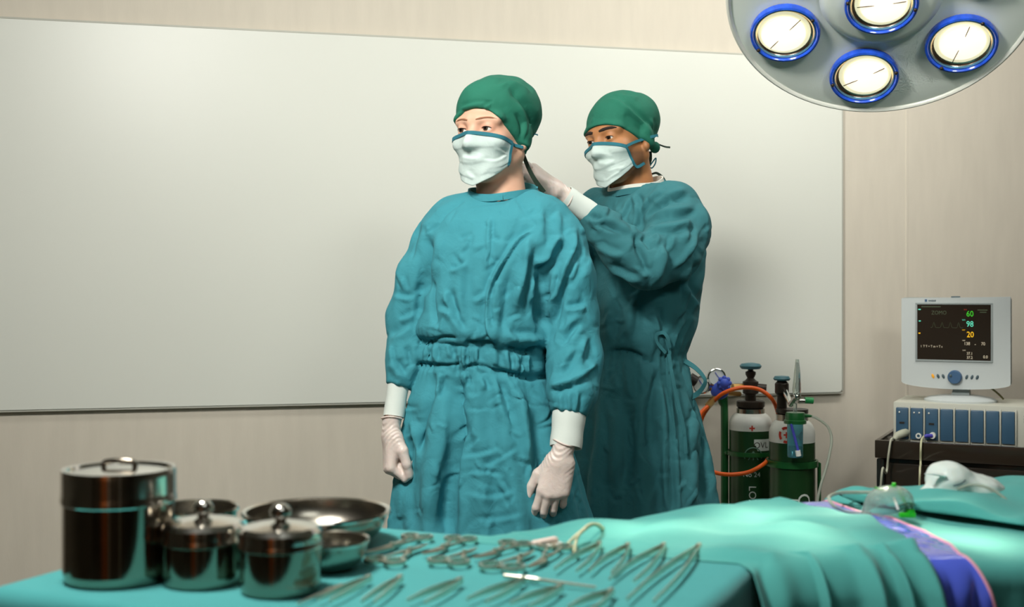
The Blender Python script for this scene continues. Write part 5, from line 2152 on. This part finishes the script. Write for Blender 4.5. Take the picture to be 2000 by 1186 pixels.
def folds1(th, z):
    k = np.clip((1.12 - z) / 0.30, 0, 1)
    f = 0.009 * np.sin(11 * th + 0.4) + 0.006 * np.sin(19 * th + 1.1 + 2 * z) + 0.005 * np.sin(6 * th - 1)
    gather = 0.0045 * np.sin(30 * th + 5 * np.sin(7 * th) + 14 * z) * np.exp(-((z - 1.14) / 0.045) ** 2)
    return (k * f + gather).astype(f32)


slL = [(P(1056, 436, 2.84), 0.070), (P(1088, 476, 2.82), 0.066), (P(1108, 540, 2.80), 0.064), (P(1118, 620, 2.80), 0.061), (P(1121, 700, 2.77), 0.059), (P(1117, 768, 2.73), 0.053), (P(1112, 806, 2.712), 0.040)]
slR = [(P(890, 436, 2.90), 0.066), (P(858, 474, 2.90), 0.060), (P(826, 540, 2.89), 0.057), (P(803, 620, 2.89), 0.055), (P(794, 700, 2.86), 0.047), (P(781, 752, 2.84), 0.034)]
S1 = [
    # raglan seams
    (c3((600, 130), (490, 210), (430, 290), (335, 350)), 3, 0.004, 'v', 0.1),
    (c3((920, 110), (970, 190), (1010, 250), (1060, 300)), 3, 0.004, 'v', 0.1),
    # right arm (picture left) and chest
    (c3((390, 115), (330, 230), (285, 370), (265, 530)), 5, 0.005, 'v', 0.2),
    (c3((300, 250), (215, 390), (190, 520)), 10, 0.008, 'f', 0.3),
    (c3((365, 330), (372, 480), (350, 600), (335, 760)), 9, 0.020, 'v', 0.25),
    (c3((430, 300), (440, 400), (415, 520), (410, 640)), 12, 0.008, 'r', 0.3),
    (c3((402, 620), (395, 760), (420, 925)), 4, 0.014, 'v', 0.2),
    (c3((312, 640), (318, 760), (305, 880)), 6, 0.012, 'v', 0.3),
    (c3((150, 720), (220, 740), (290, 735)), 5, 0.006, 'f', 0.3),
    (c3((180, 880), (240, 860), (285, 820)), 6, 0.007, 'f', 0.3),
    (c3((130, 1000), (210, 950), (270, 900)), 8, 0.007, 'f', 0.3),
    # middle of the chest
    (c3((768, 230), (757, 420), (738, 570)), 4, 0.007, 'f', 0.2),
    (c3((640, 480), (600, 600), (595, 760), (610, 940)), 12, 0.008, 'f', 0.3),
    (c3((500, 560), (560, 560), (620, 510)), 5, 0.007, 'f', 0.3),
    (c3((495, 680), (515, 780), (560, 880)), 7, 0.012, 'f', 0.3),
    (c3((420, 800), (500, 830), (560, 900), (600, 970)), 7, 0.010, 'f', 0.3),
    (c3((560, 370), (620, 350), (650, 330)), 4, 0.004, 'v', 0.3),
    (c3((780, 370), (820, 372)), 3, 0.004, 'v', 0.3),
    (c3((640, 760), (690, 740), (720, 690)), 6, 0.006, 'f', 0.3),
    # loose front panel edge
    (c3((800, 1050), (738, 950), (733, 800), (745, 680), (792, 570), (850, 480), (930, 370), (1045, 300)), 7, 0.020, 's', 0.10),
    (c3((1045, 318), (940, 400), (870, 500), (812, 600), (768, 700), (760, 840), (790, 960)), 5, 0.016, 'v', 0.12),
    # right half of the chest
    (c3((1000, 350), (985, 520), (940, 700), (910, 840)), 9, 0.016, 'r', 0.25),
    (c3((870, 560), (870, 700), (850, 860), (840, 1000)), 10, 0.012, 'v', 0.3),
    (c3((1010, 420), (1005, 600), (985, 760), (1000, 880)), 6, 0.014, 'v', 0.25),
    (c3((1085, 560), (1075, 700), (1080, 820), (1120, 960)), 12, 0.026, 'v', 0.25),
    (c3((1035, 600), (1025, 700), (1045, 780)), 8, 0.014, 'r', 0.3),
    (c3((850, 900), (930, 860), (980, 870)), 4, 0.005, 'f', 0.3),
    (c3((860, 920), (920, 980), (1000, 980), (1110, 1000)), 8, 0.010, 'f', 0.3),
    (c3((930, 1065), (980, 1085), (1060, 1060)), 5, 0.008, 'v', 0.2),
    # armpit of the left arm
    (c3((1235, 370), (1180, 420), (1110, 520), (1020, 552)), 8, 0.018, 'f', 0.2),
    (c3((1105, 160), (1100, 300), (1110, 460)), 10, 0.0045, 'f', 0.3),
    (c3((1205, 190), (1210, 280), (1200, 380)), 8, 0.004, 'f', 0.3),
    # left sleeve
    (c3((1310, 300), (1300, 430), (1235, 600), (1180, 760), (1135, 950)), 7, 0.016, 'f', 0.2),
    (c3((1190, 560), (1165, 680), (1160, 740)), 6, 0.008, 'f', 0.3),
    (c3((1225, 800), (1290, 805), (1365, 785)), 6, 0.010, 'f', 0.25),
    (c3((1200, 980), (1270, 900), (1340, 820)), 10, 0.008, 'r', 0.3),
    (c3((1230, 1050), (1280, 970), (1335, 900)), 8, 0.009, 'f', 0.3),
    (c3((1380, 1010), (1360, 1100), (1330, 1180)), 8, 0.007, 'f', 0.3),
    (c3((1330, 480), (1290, 600), (1230, 680)), 8, 0.008, 'f', 0.3),
    (c4((1300, 175), (1200, 265), (1100, 305), (1015, 318)), 7, 0.018, 's', 0.15),
    (c4((1180, 80), (1130, 160), (1085, 250)), 8, 0.008, 'f', 0.3),
    (c4((1250, 20), (1210, 100), (1200, 170)), 6, 0.007, 'f', 0.3),
    (c4((1090, 330), (1100, 400), (1110, 460)), 5, 0.006, 'f', 0.3), (c4((1140, 330), (1145, 400), (1140, 460)), 5, 0.006, 'f', 0.3), (c4((1190, 320), (1185, 400), (1170, 470)), 5, 0.006, 'f', 0.3),
    (c4((1060, 420), (1055, 470)), 4, 0.006, 'v', 0.3), (c4((1090, 440), (1085, 485)), 4, 0.006, 'v', 0.3), (c4((1125, 450), (1122, 490)), 4, 0.006, 'v', 0.3), (c4((1165, 455), (1165, 495)), 4, 0.006, 'v', 0.3),
    (c4((130, 150), (190, 230), (225, 240)), 7, 0.009, 'f', 0.3),
    (c4((215, 60), (230, 130), (240, 200)), 6, 0.010, 'v', 0.3),
    # gathered waist band
    (c4((270, 60), (340, 55), (420, 30), (500, 35)), 4, 0.008, 'v', 0.1), (c4((540, 60), (620, 60), (720, 75)), 4, 0.010, 'v', 0.1), (c4((770, 80), (880, 105), (980, 80)), 4, 0.008, 'v', 0.1),
    (c4((265, 180), (350, 185), (440, 190), (530, 175)), 4, 0.009, 'v', 0.1), (c4((530, 205), (620, 185), (700, 215), (800, 235), (920, 260), (1000, 240)), 4, 0.010, 'v', 0.08),
    (c4((335, 90), (330, 150)), 4, 0.006, 'f', 0.3), (c4((385, 70), (380, 160)), 4, 0.007, 'f', 0.3), (c4((455, 60), (470, 140)), 4, 0.006, 'f', 0.3), (c4((540, 60), (545, 130), (535, 190)), 5, 0.004, 'f', 0.3),
    (c4((620, 80), (615, 170)), 4, 0.005, 'f', 0.3), (c4((720, 80), (730, 150), (720, 200)), 5, 0.004, 'f', 0.3), (c4((790, 100), (800, 200)), 5, 0.007, 'f', 0.3), (c4((860, 120), (850, 220)), 5, 0.006, 'f', 0.3),
    # skirt
    (c4((372, 195), (345, 340), (295, 500), (270, 700)), 9, 0.018, 'v', 0.2),
    (c4((420, 220), (400, 330), (385, 370)), 7, 0.010, 'f', 0.3),
    (c4((255, 460), (262, 560), (280, 700)), 6, 0.007, 'f', 0.3),
    (c4((515, 200), (505, 400), (520, 560), (475, 720), (450, 900), (440, 1180)), 13, 0.022, 'v', 0.15),
    (c4((440, 300), (420, 600), (360, 850), (310, 1160)), 16, 0.012, 'r', 0.3),
    (c4((200, 560), (215, 800), (210, 1100)), 10, 0.010, 'f', 0.2),
    (c4((640, 240), (660, 290), (670, 330)), 6, 0.009, 'f', 0.3), (c4((720, 240), (760, 380), (790, 520)), 9, 0.012, 'f', 0.3), (c4((560, 230), (545, 300)), 6, 0.008, 'f', 0.3),
    (c4((800, 260), (855, 420), (885, 600), (895, 780)), 11, 0.016, 'r', 0.25),
    (c4((930, 400), (965, 600), (985, 800), (990, 1000)), 14, 0.014, 'v', 0.25),
    (c4((530, 430), (640, 440), (740, 400)), 4, 0.003, 'f', 0.3), (c4((500, 700), (620, 690), (760, 650)), 5, 0.004, 'f', 0.3), (c4((620, 760), (720, 730), (860, 640)), 5, 0.004, 'f', 0.3),
    (c4((520, 800), (640, 790), (780, 820)), 5, 0.004, 'f', 0.3), (c4((540, 900), (700, 930), (850, 880)), 6, 0.004, 'f', 0.3), (c4((560, 1050), (700, 1060), (900, 1020)), 6, 0.003, 'f', 0.3),
]
S1 += random_creases(5, 150, 765, 1165, 400, 1040)
g1 = link('gown', gown_mesh(rows1, math.radians(-18), 0.085, [(slL, 0.035), (slR, 0.035)], folds1, S1, 21, (-0.37, 2.60, 0.34), (0.30, 3.12, 1.56), 1.37, res=0.0041, neck=(-0.021, 2.882, 0.074, 1.500, 0.22, math.radians(-20))), MATS['gown_teal'], p1)
cpts = []
for k in range(16):
    a = math.tau * k / 16
    cpts.append(V(-0.021 + 0.081 * math.sin(a), 2.882 - 0.082 * math.cos(a), 1.531 - 0.018 * math.cos(a + 0.25) + 0.0025 * math.sin(3 * a)))
collar_obj(cpts, MATS['gown_teal'], g1)

zc1 = ([0, 0.35, 0.75, 1.1, 1.5, 1.9, 3.2], [0.049, 0.045, 0.020, -0.004, -0.030, -0.052, -0.066])
CS1 = [(h1((600, 215), (720, 320), (800, 450), (830, 600)), 9, 0.012, 'v', 0.2), (h1((480, 200), (600, 165), (720, 190), (810, 270)), 6, 0.006, 'f', 0.25),
       (h1((690, 300), (760, 420), (770, 560), (720, 680)), 8, 0.006, 'f', 0.25), (h1((640, 420), (690, 520), (700, 650)), 6, 0.005, 'f', 0.3),
       (h1((190, 390), (300, 350), (400, 340), (470, 380)), 4, 0.003, 'f', 0.2), (h1((450, 130), (600, 130), (740, 170)), 5, 0.004, 'f', 0.3),
       (h1((400, 385), (450, 345), (475, 350)), 4, 0.004, 'f', 0.2), (h1((560, 480), (620, 560), (660, 640)), 5, 0.003, 'f', 0.3)]
cap1 = link('cap', cap_mesh(H1, R1, (0, 0.020, 0.050), (0.0905, 0.108, 0.086), zc1, CS1, 31), MATS['cap_green'], p1)
mask_obj(H1, R1, 64, 60, -0.011, -0.130, p1,
         [(h1((390, 810), (500, 815), (600, 770)), 3, 0.003, 'f', 0.2), (h1((430, 930), (520, 910), (560, 900)), 4, 0.004, 'f', 0.2), (h1((220, 780), (300, 795), (370, 790)), 3, 0.003, 'f', 0.2),
          (h1((480, 700), (560, 740), (610, 770)), 3, 0.002, 'f', 0.2), (h1((260, 900), (330, 970), (420, 1000)), 4, 0.003, 'f', 0.2)],
         [(1, 0, [(75, -0.034, 0.003), (90, -0.038, 0.004)]), (1, 36, [(72, -0.098, 0.004), (95, -0.100, 0.004), (140, -0.100, 0.006)]), (-1, 0, [(-75, -0.034, 0.003), (-90, -0.038, 0.004)]), (-1, 36, [(-72, -0.098, 0.004), (-95, -0.100, 0.004), (-140, -0.100, 0.006)])])
# long cap tie hanging behind the ear to the shoulder
MB().ribbon([P(1016, 284, 2.87), P(1023, 305, 2.88), P(1033, 330, 2.885), P(1045, 352, 2.89), P(1062, 376, 2.90)], [0.010, 0.0095, 0.010, 0.011, 0.013], V(-0.6, -1, 0.2), 0.0015).build('tie', MATS['tie_dark'], cap1)
MB().ribbon([P(1043, 262, 2.90), P(1049, 263, 2.90), P(1050, 265, 2.90)], 0.003, V(0, -1, 0), 0.001).build('tie', MATS['mask_binding'], cap1)

# cuffs and gloved hands
cuff_obj(P(1112, 806, 2.712), P(1105, 874, 2.69), 0.0370, 0.0350, p1)
cuff_obj(P(780, 738, 2.842), P(769, 814, 2.82), 0.0250, 0.0240, p1)
relaxed = [(12, 30, 22), (22, 36, 26), (28, 42, 28), (34, 44, 30)]
thumb_r = [(0.020, -0.008, -0.020), (0.043, -0.014, -0.052), (0.052, -0.018, -0.083), (0.054, -0.022, -0.110)]
hgeo = hand_geo(relaxed, thumb_r)
hand_obj(P(1096, 893, 2.676), None, (0.02, -1.0, 0.30), V(0.24, 0.10, 1.0), hgeo, p1, scale=0.93)
fist = [(52, 78, 45), (58, 82, 45), (62, 84, 45), (64, 84, 45)]
thumb_f = [(0.020, -0.010, -0.018), (0.038, -0.022, -0.045), (0.042, -0.032, -0.076), (0.038, -0.040, -0.104)]
hfist = hand_geo(fist, thumb_f, fill=True)
hand_obj(P(764, 842, 2.80), None, (-0.96, -0.28, 0.0), V(0.03, 0.06, 1.0), hfist, p1, right=True, scale=0.94)
for ch in legs1:
    MB().tube([ch[2][0] + V(0, 0.05, -0.055), ch[2][0] + V(0, 0.0, -0.045), ch[3][0] + V(0, 0.0, 0.002), ch[3][0] + V(-0.01, -0.06, -0.006)], [0.034, 0.042, 0.040, 0.026], 14, sub=4, flat=0.8).build('shoe', MATS['shoe_white'], p1)

# ============ person behind, turned left, tying the other's gown
H2 = P(1211, 273, 3.30)
R2 = Matrix.Rotation(math.radians(-45), 3, 'Z') @ Matrix.Rotation(math.radians(-7), 3, 'Y') @ Matrix.Rotation(math.radians(5), 3, 'X')
p2 = thing('person', 'person in teal gown, green cap and mask behind, tying the other gown at the neck', 'person', (0.34, 3.3, 0))
neck2 = V(0.335, 3.32, 1.53)
WR2 = P(1096, 378, 3.03)
arm2L = [(P(1315, 418, 3.20), 0.050), (P(1268, 516, 3.06), 0.030), (P(1150, 415, 3.05), 0.022), (P(1100, 381, 3.032), 0.021)]
arm2R = [(P(1165, 425, 3.40), 0.050), (P(1090, 520, 3.22), 0.038), (P(1066, 440, 3.10), 0.027), (P(1052, 405, 3.07), 0.021)]
legs2 = [[(V(0.29, 3.34, 0.93), 0.070), (V(0.25, 3.37, 0.52), 0.058), (V(0.25, 3.40, 0.09), 0.036), (V(0.18, 3.33, 0.035), 0.032)],
         [(V(0.39, 3.27, 0.93), 0.070), (V(0.43, 3.24, 0.52), 0.058), (V(0.44, 3.26, 0.09), 0.036), (V(0.37, 3.18, 0.035), 0.032)]]
trunk2 = [(V(0.24, 3.40, 1.47), V(0.43, 3.22, 1.47), 0.065, 0.065), (V(0.345, 3.31, 1.42), V(0.335, 3.31, 1.15), 0.095, 0.08), (V(0.29, 3.34, 0.98), V(0.37, 3.29, 0.98), 0.085, 0.085)]


def tint2(L):
    ang = np.degrees(np.abs(np.arctan2(L[:, 0], -L[:, 1])))
    w = np.clip((-0.030 - L[:, 2]) / 0.018, 0, 1) * np.clip((100 - ang) / 14, 0, 1) * np.clip((L[:, 2] + 0.125) / 0.02, 0, 1)
    return 0.72 * w


LID = 0.0034
body2 = link('body', body_mesh(H2, R2, neck2, trunk2, [arm2L, arm2R], legs2, tint2), MATS['skin_tan'], p2)
for s in (-1, 1):
    eye_obj(H2, R2, s, (-0.05, -1, -0.22), 'eye_iris_dark', p2)
    brow_obj(H2, R2, s, MATS['brow_black'], 0.0046, p2)
    lash_obj(H2, R2, s, MATS['brow_black'], p2)
rows2 = [(1.594, 0.336, 3.316, 0.066, 0.050), (1.572, 0.338, 3.316, 0.100, 0.066), (1.548, 0.340, 3.310, 0.146, 0.084), (1.500, 0.346, 3.302, 0.178, 0.108), (1.420, 0.350, 3.30, 0.176, 0.128),
         (1.300, 0.350, 3.30, 0.168, 0.134), (1.200, 0.340, 3.30, 0.152, 0.130), (1.150, 0.332, 3.30, 0.143, 0.122), (1.128, 0.328, 3.30, 0.136, 0.113), (1.108, 0.328, 3.30, 0.141, 0.120),
         (0.980, 0.335, 3.30, 0.170, 0.152), (0.850, 0.342, 3.30, 0.194, 0.174), (0.700, 0.346, 3.30, 0.215, 0.192), (0.36, 0.35, 3.30, 0.25, 0.22)]


def folds2(th, z):
    k = np.clip((1.10 - z) / 0.30, 0, 1)
    f = 0.009 * np.sin(10 * th + 1.4) + 0.006 * np.sin(17 * th + 2 * z) + 0.005 * np.sin(5 * th)
    gather = 0.003 * np.sin(40 * th) * np.exp(-((z - 1.115) / 0.04) ** 2)
    return (k * f + gather).astype(f32)


sl2L = [(P(1310, 412, 3.20), 0.080), (P(1328, 446, 3.165), 0.080), (P(1308, 488, 3.10), 0.076), (P(1264, 516, 3.05), 0.064), (P(1215, 484, 3.045), 0.056), (P(1172, 438, 3.05), 0.045), (P(1151, 416, 3.05), 0.033)]
sl2R = [(P(1172, 420, 3.40), 0.076), (P(1145, 450, 3.34), 0.064), (P(1095, 512, 3.23), 0.060), (P(1078, 470, 3.15), 0.048), (P(1068, 446, 3.11), 0.034)]
S2 = [
    (c5((690, 190), (720, 280), (705, 400)), 6, 0.010, 'f', 0.2), (c5((560, 240), (545, 300), (520, 340)), 5, 0.006, 'f', 0.3), (c5((680, 210), (640, 300), (600, 360)), 5, 0.007, 'f', 0.3),
    (c5((1010, 190), (900, 220), (810, 270), (740, 360)), 7, 0.012, 'f', 0.2), (c5((1045, 290), (930, 310), (820, 330), (740, 380)), 7, 0.012, 'f', 0.2), (c5((870, 180), (790, 240), (720, 330)), 6, 0.010, 'f', 0.25),
    (c5((1060, 370), (960, 390), (850, 400), (740, 410)), 7, 0.008, 'f', 0.25),
    (c5((705, 410), (715, 500), (745, 600), (765, 660)), 7, 0.020, 'v', 0.15), (c5((740, 430), (770, 470), (790, 515)), 5, 0.014, 'v', 0.2), (c5((790, 420), (830, 450), (800, 500)), 6, 0.010, 'r', 0.3),
    (c5((850, 470), (880, 550), (860, 640), (830, 720)), 9, 0.010, 'f', 0.3), (c5((700, 430), (640, 410), (560, 370), (490, 330)), 8, 0.008, 'f', 0.3),
    (c5((440, 330), (480, 345), (520, 335)), 5, 0.010, 'f', 0.2), (c5((460, 370), (540, 400), (620, 420)), 6, 0.008, 'f', 0.3), (c5((470, 470), (560, 520), (640, 540)), 7, 0.008, 'f', 0.3), (c5((540, 600), (640, 660), (740, 690)), 7, 0.008, 'f', 0.3),
    (c5((1060, 420), (1040, 500), (980, 580), (900, 640)), 8, 0.010, 'f', 0.25), (c5((1000, 330), (1010, 420), (980, 500)), 8, 0.007, 'f', 0.3),
    (c5((1040, 560), (1000, 680), (995, 800), (950, 930)), 9, 0.012, 'f', 0.2), (c5((960, 700), (1040, 780), (1070, 860)), 7, 0.010, 'f', 0.25), (c5((810, 840), (835, 930), (850, 990)), 6, 0.012, 'f', 0.2), (c5((700, 780), (690, 900), (680, 1040)), 9, 0.010, 'f', 0.3),
    (c5((560, 760), (570, 900), (560, 1060)), 10, 0.010, 'f', 0.3),
    (c6((180, 235), (300, 240), (380, 280), (450, 300)), 5, 0.012, 'v', 0.15), (c6((545, 130), (530, 200), (520, 240)), 5, 0.010, 'f', 0.3), (c6((600, 60), (560, 130), (540, 190)), 5, 0.008, 'f', 0.3),
    (c6((300, 250), (310, 400), (330, 500)), 8, 0.010, 'f', 0.3), (c6((455, 310), (430, 420), (405, 560), (420, 800)), 10, 0.018, 'v', 0.2), (c6((470, 380), (495, 600), (500, 850), (515, 1100)), 7, 0.014, 'f', 0.15),
    (c6((530, 480), (550, 700), (560, 900), (570, 1100)), 5, 0.010, 's', 0.15), (c6((640, 520), (655, 760), (650, 1080)), 10, 0.012, 'f', 0.2), (c6((250, 480), (260, 700), (240, 1000)), 14, 0.012, 'f', 0.25), (c6((590, 420), (630, 560), (680, 800)), 8, 0.010, 'f', 0.3),
]
S2 += random_creases(6, 110, 1150, 1390, 375, 1000)
g2 = link('gown', gown_mesh(rows2, math.radians(-45), 0.0, [(sl2L, 0.035), (sl2R, 0.035)], folds2, S2, 41, (0.0, 2.92, 0.34), (0.66, 3.58, 1.615), 1.46, res=0.0047, neck=(0.333, 3.314, 0.074, 1.545, 0.22, math.radians(-45))), MATS['gown_teal_shaded'], p2)
cpts = []
for k in range(16):
    a = math.tau * k / 16
    x, y = 0.079 * math.sin(a), -0.079 * math.cos(a)
    q = Matrix.Rotation(math.radians(-45), 3, 'Z') @ V(x, y, 0)
    cpts.append(V(0.333 + q.x, 3.312 + q.y, 1.574 - 0.018 * math.cos(a) + 0.003 * math.sin(3 * a)))
collar_obj(cpts, MATS['gown_teal_shaded'], g2)
cpts = [V(0.333 + (p.x - 0.333) * 0.93, 3.312 + (p.y - 3.312) * 0.93, p.z + 0.010) for p in cpts]
collar_obj(cpts, MATS['shirt_white'], p2, 0.016, 'shirt_collar')

zc2 = ([0, 0.35, 0.8, 1.2, 1.55, 1.9, 3.2], [0.036, 0.034, 0.018, -0.002, -0.018, -0.040, -0.058])
CS2 = [(h2((570, 190), (700, 310), (830, 440), (860, 540)), 5, 0.007, 'f', 0.2), (h2((420, 150), (540, 175), (640, 260), (760, 370)), 5, 0.005, 'f', 0.2), (h2((580, 300), (700, 400), (790, 480)), 6, 0.006, 'v', 0.25),
       (h2((560, 120), (660, 130), (740, 150)), 5, 0.005, 'f', 0.3), (h2((860, 340), (880, 440), (870, 520)), 4, 0.004, 'f', 0.3), (h2((260, 390), (280, 350), (300, 340)), 3, 0.002, 'f', 0.2)]
cap2 = link('cap', cap_mesh(H2, R2, (0, 0.018, 0.047), (0.086, 0.104, 0.080), zc2, CS2, 51), MATS['cap_green'], p2)
bk = MB()
bk.ball(P(1279, 288, 3.33), 0.016, 16, (0.9, 0.9, 1.0))
bk.build('knot', MATS['cap_green'], cap2)
MB().ribbon([P(1281, 280, 3.33), P(1291, 284, 3.325), P(1300, 287, 3.32), P(1309, 288, 3.32)], [0.005, 0.004, 0.0045, 0.005], V(0, -1, 0.3), 0.0015).build('tie', MATS['tie_dark'], cap2)
MB().ribbon([P(1268, 296, 3.34), P(1269, 312, 3.345), P(1266, 330, 3.34), P(1270, 340, 3.34), P(1282, 338, 3.34), P(1292, 345, 3.34), P(1299, 355, 3.345)], [0.014, 0.012, 0.006, 0.005, 0.006, 0.008, 0.008], V(0, -1, 0), 0.0015).build('tie', MATS['tie_dark'], cap2)
MB().ribbon([P(1268, 326, 3.33), P(1275, 316, 3.33), P(1281, 309, 3.33), P(1280, 319, 3.325), P(1274, 328, 3.325), P(1269, 327, 3.32)], 0.0035, V(0, -1, 0), 0.0012).build('tie', MATS['mask_binding'], cap2)
mask_obj(H2, R2, 46, 60, -0.012, -0.128, p2,
         [(h2((330, 770), (420, 775), (500, 750)), 4, 0.004, 'f', 0.2), (h2((400, 960), (480, 900), (560, 860)), 5, 0.004, 'f', 0.2), (h2((300, 660), (400, 690), (480, 700)), 4, 0.003, 'f', 0.2), (h2((420, 860), (500, 830), (600, 810)), 4, 0.003, 'f', 0.2)],
         [(1, 0, [(65, -0.022, 0.005), (85, -0.016, 0.010), (105, -0.010, 0.016), (130, -0.006, 0.022)]), (1, 34, [(68, -0.086, 0.004), (90, -0.078, 0.005), (115, -0.074, 0.008), (150, -0.07, 0.008)]), (-1, 0, [(-65, -0.026, 0.005), (-85, -0.022, 0.010), (-110, -0.012, 0.02)])])
# waist ties
for pts, w in (([P(1326, 700, 3.24), P(1342, 708, 3.235), P(1362, 722, 3.23), P(1377, 742, 3.225), P(1372, 758, 3.22), P(1358, 772, 3.22), P(1338, 778, 3.215), P(1330, 774, 3.21)], 0.014),
               ([P(1290, 612, 3.17), P(1296, 640, 3.165), P(1302, 665, 3.16), P(1308, 690, 3.155), P(1300, 705, 3.15)], 0.008),
               ([P(1300, 690, 3.15), P(1284, 670, 3.145), P(1282, 655, 3.145), P(1294, 650, 3.145), P(1304, 660, 3.145), P(1308, 680, 3.15)], 0.009),
               ([P(1306, 692, 3.14), P(1312, 730, 3.13), P(1322, 780, 3.12), P(1334, 830, 3.115), P(1340, 886, 3.11)], 0.010),
               ([P(1302, 700, 3.14), P(1304, 750, 3.125), P(1312, 800, 3.12), P(1318, 850, 3.11)], 0.006)):
    MB().ribbon(pts, w, [V(0.3, -1, 0.2), V(0.8, -0.6, 0.3), V(0.3, -1, 0.1)] if w == 0.014 else V(0.5, -1, 0.1), 0.0018).build('waist_tie', MATS['gown_teal_shaded'], g2)

cuff_obj(P(1153, 417, 3.05), P(1104, 383, 3.034), 0.0290, 0.0275, p2)
pinch = [(38, 52, 30), (44, 54, 32), (48, 56, 34), (50, 58, 34)]
thumb_p = [(0.020, -0.010, -0.020), (0.036, -0.026, -0.052), (0.038, -0.040, -0.082), (0.032, -0.052, -0.106)]
hp = hand_geo(pinch, thumb_p)
hand_obj(P(1092, 374, 3.028), None, V(0.25, -0.45, 0.9), V(0.80, 0.20, -0.56), hp, p2, scale=0.95)
cuff_obj(P(1068, 446, 3.11), P(1054, 408, 3.073), 0.0290, 0.0270, p2)
hand_obj(P(1050, 396, 3.062), None, V(0.1, 0.3, 0.9), V(0.35, 0.35, -0.86), hp, p2, right=True, scale=0.92)
for ch in legs2:
    MB().tube([ch[2][0] + V(0.035, 0.035, -0.055), ch[2][0] + V(0, 0.0, -0.045), ch[3][0] + V(0, 0.0, 0.002), ch[3][0] + V(-0.04, -0.045, -0.006)], [0.034, 0.042, 0.040, 0.026], 14, sub=4, flat=0.8).build('shoe', MATS['shoe_white'], p2)
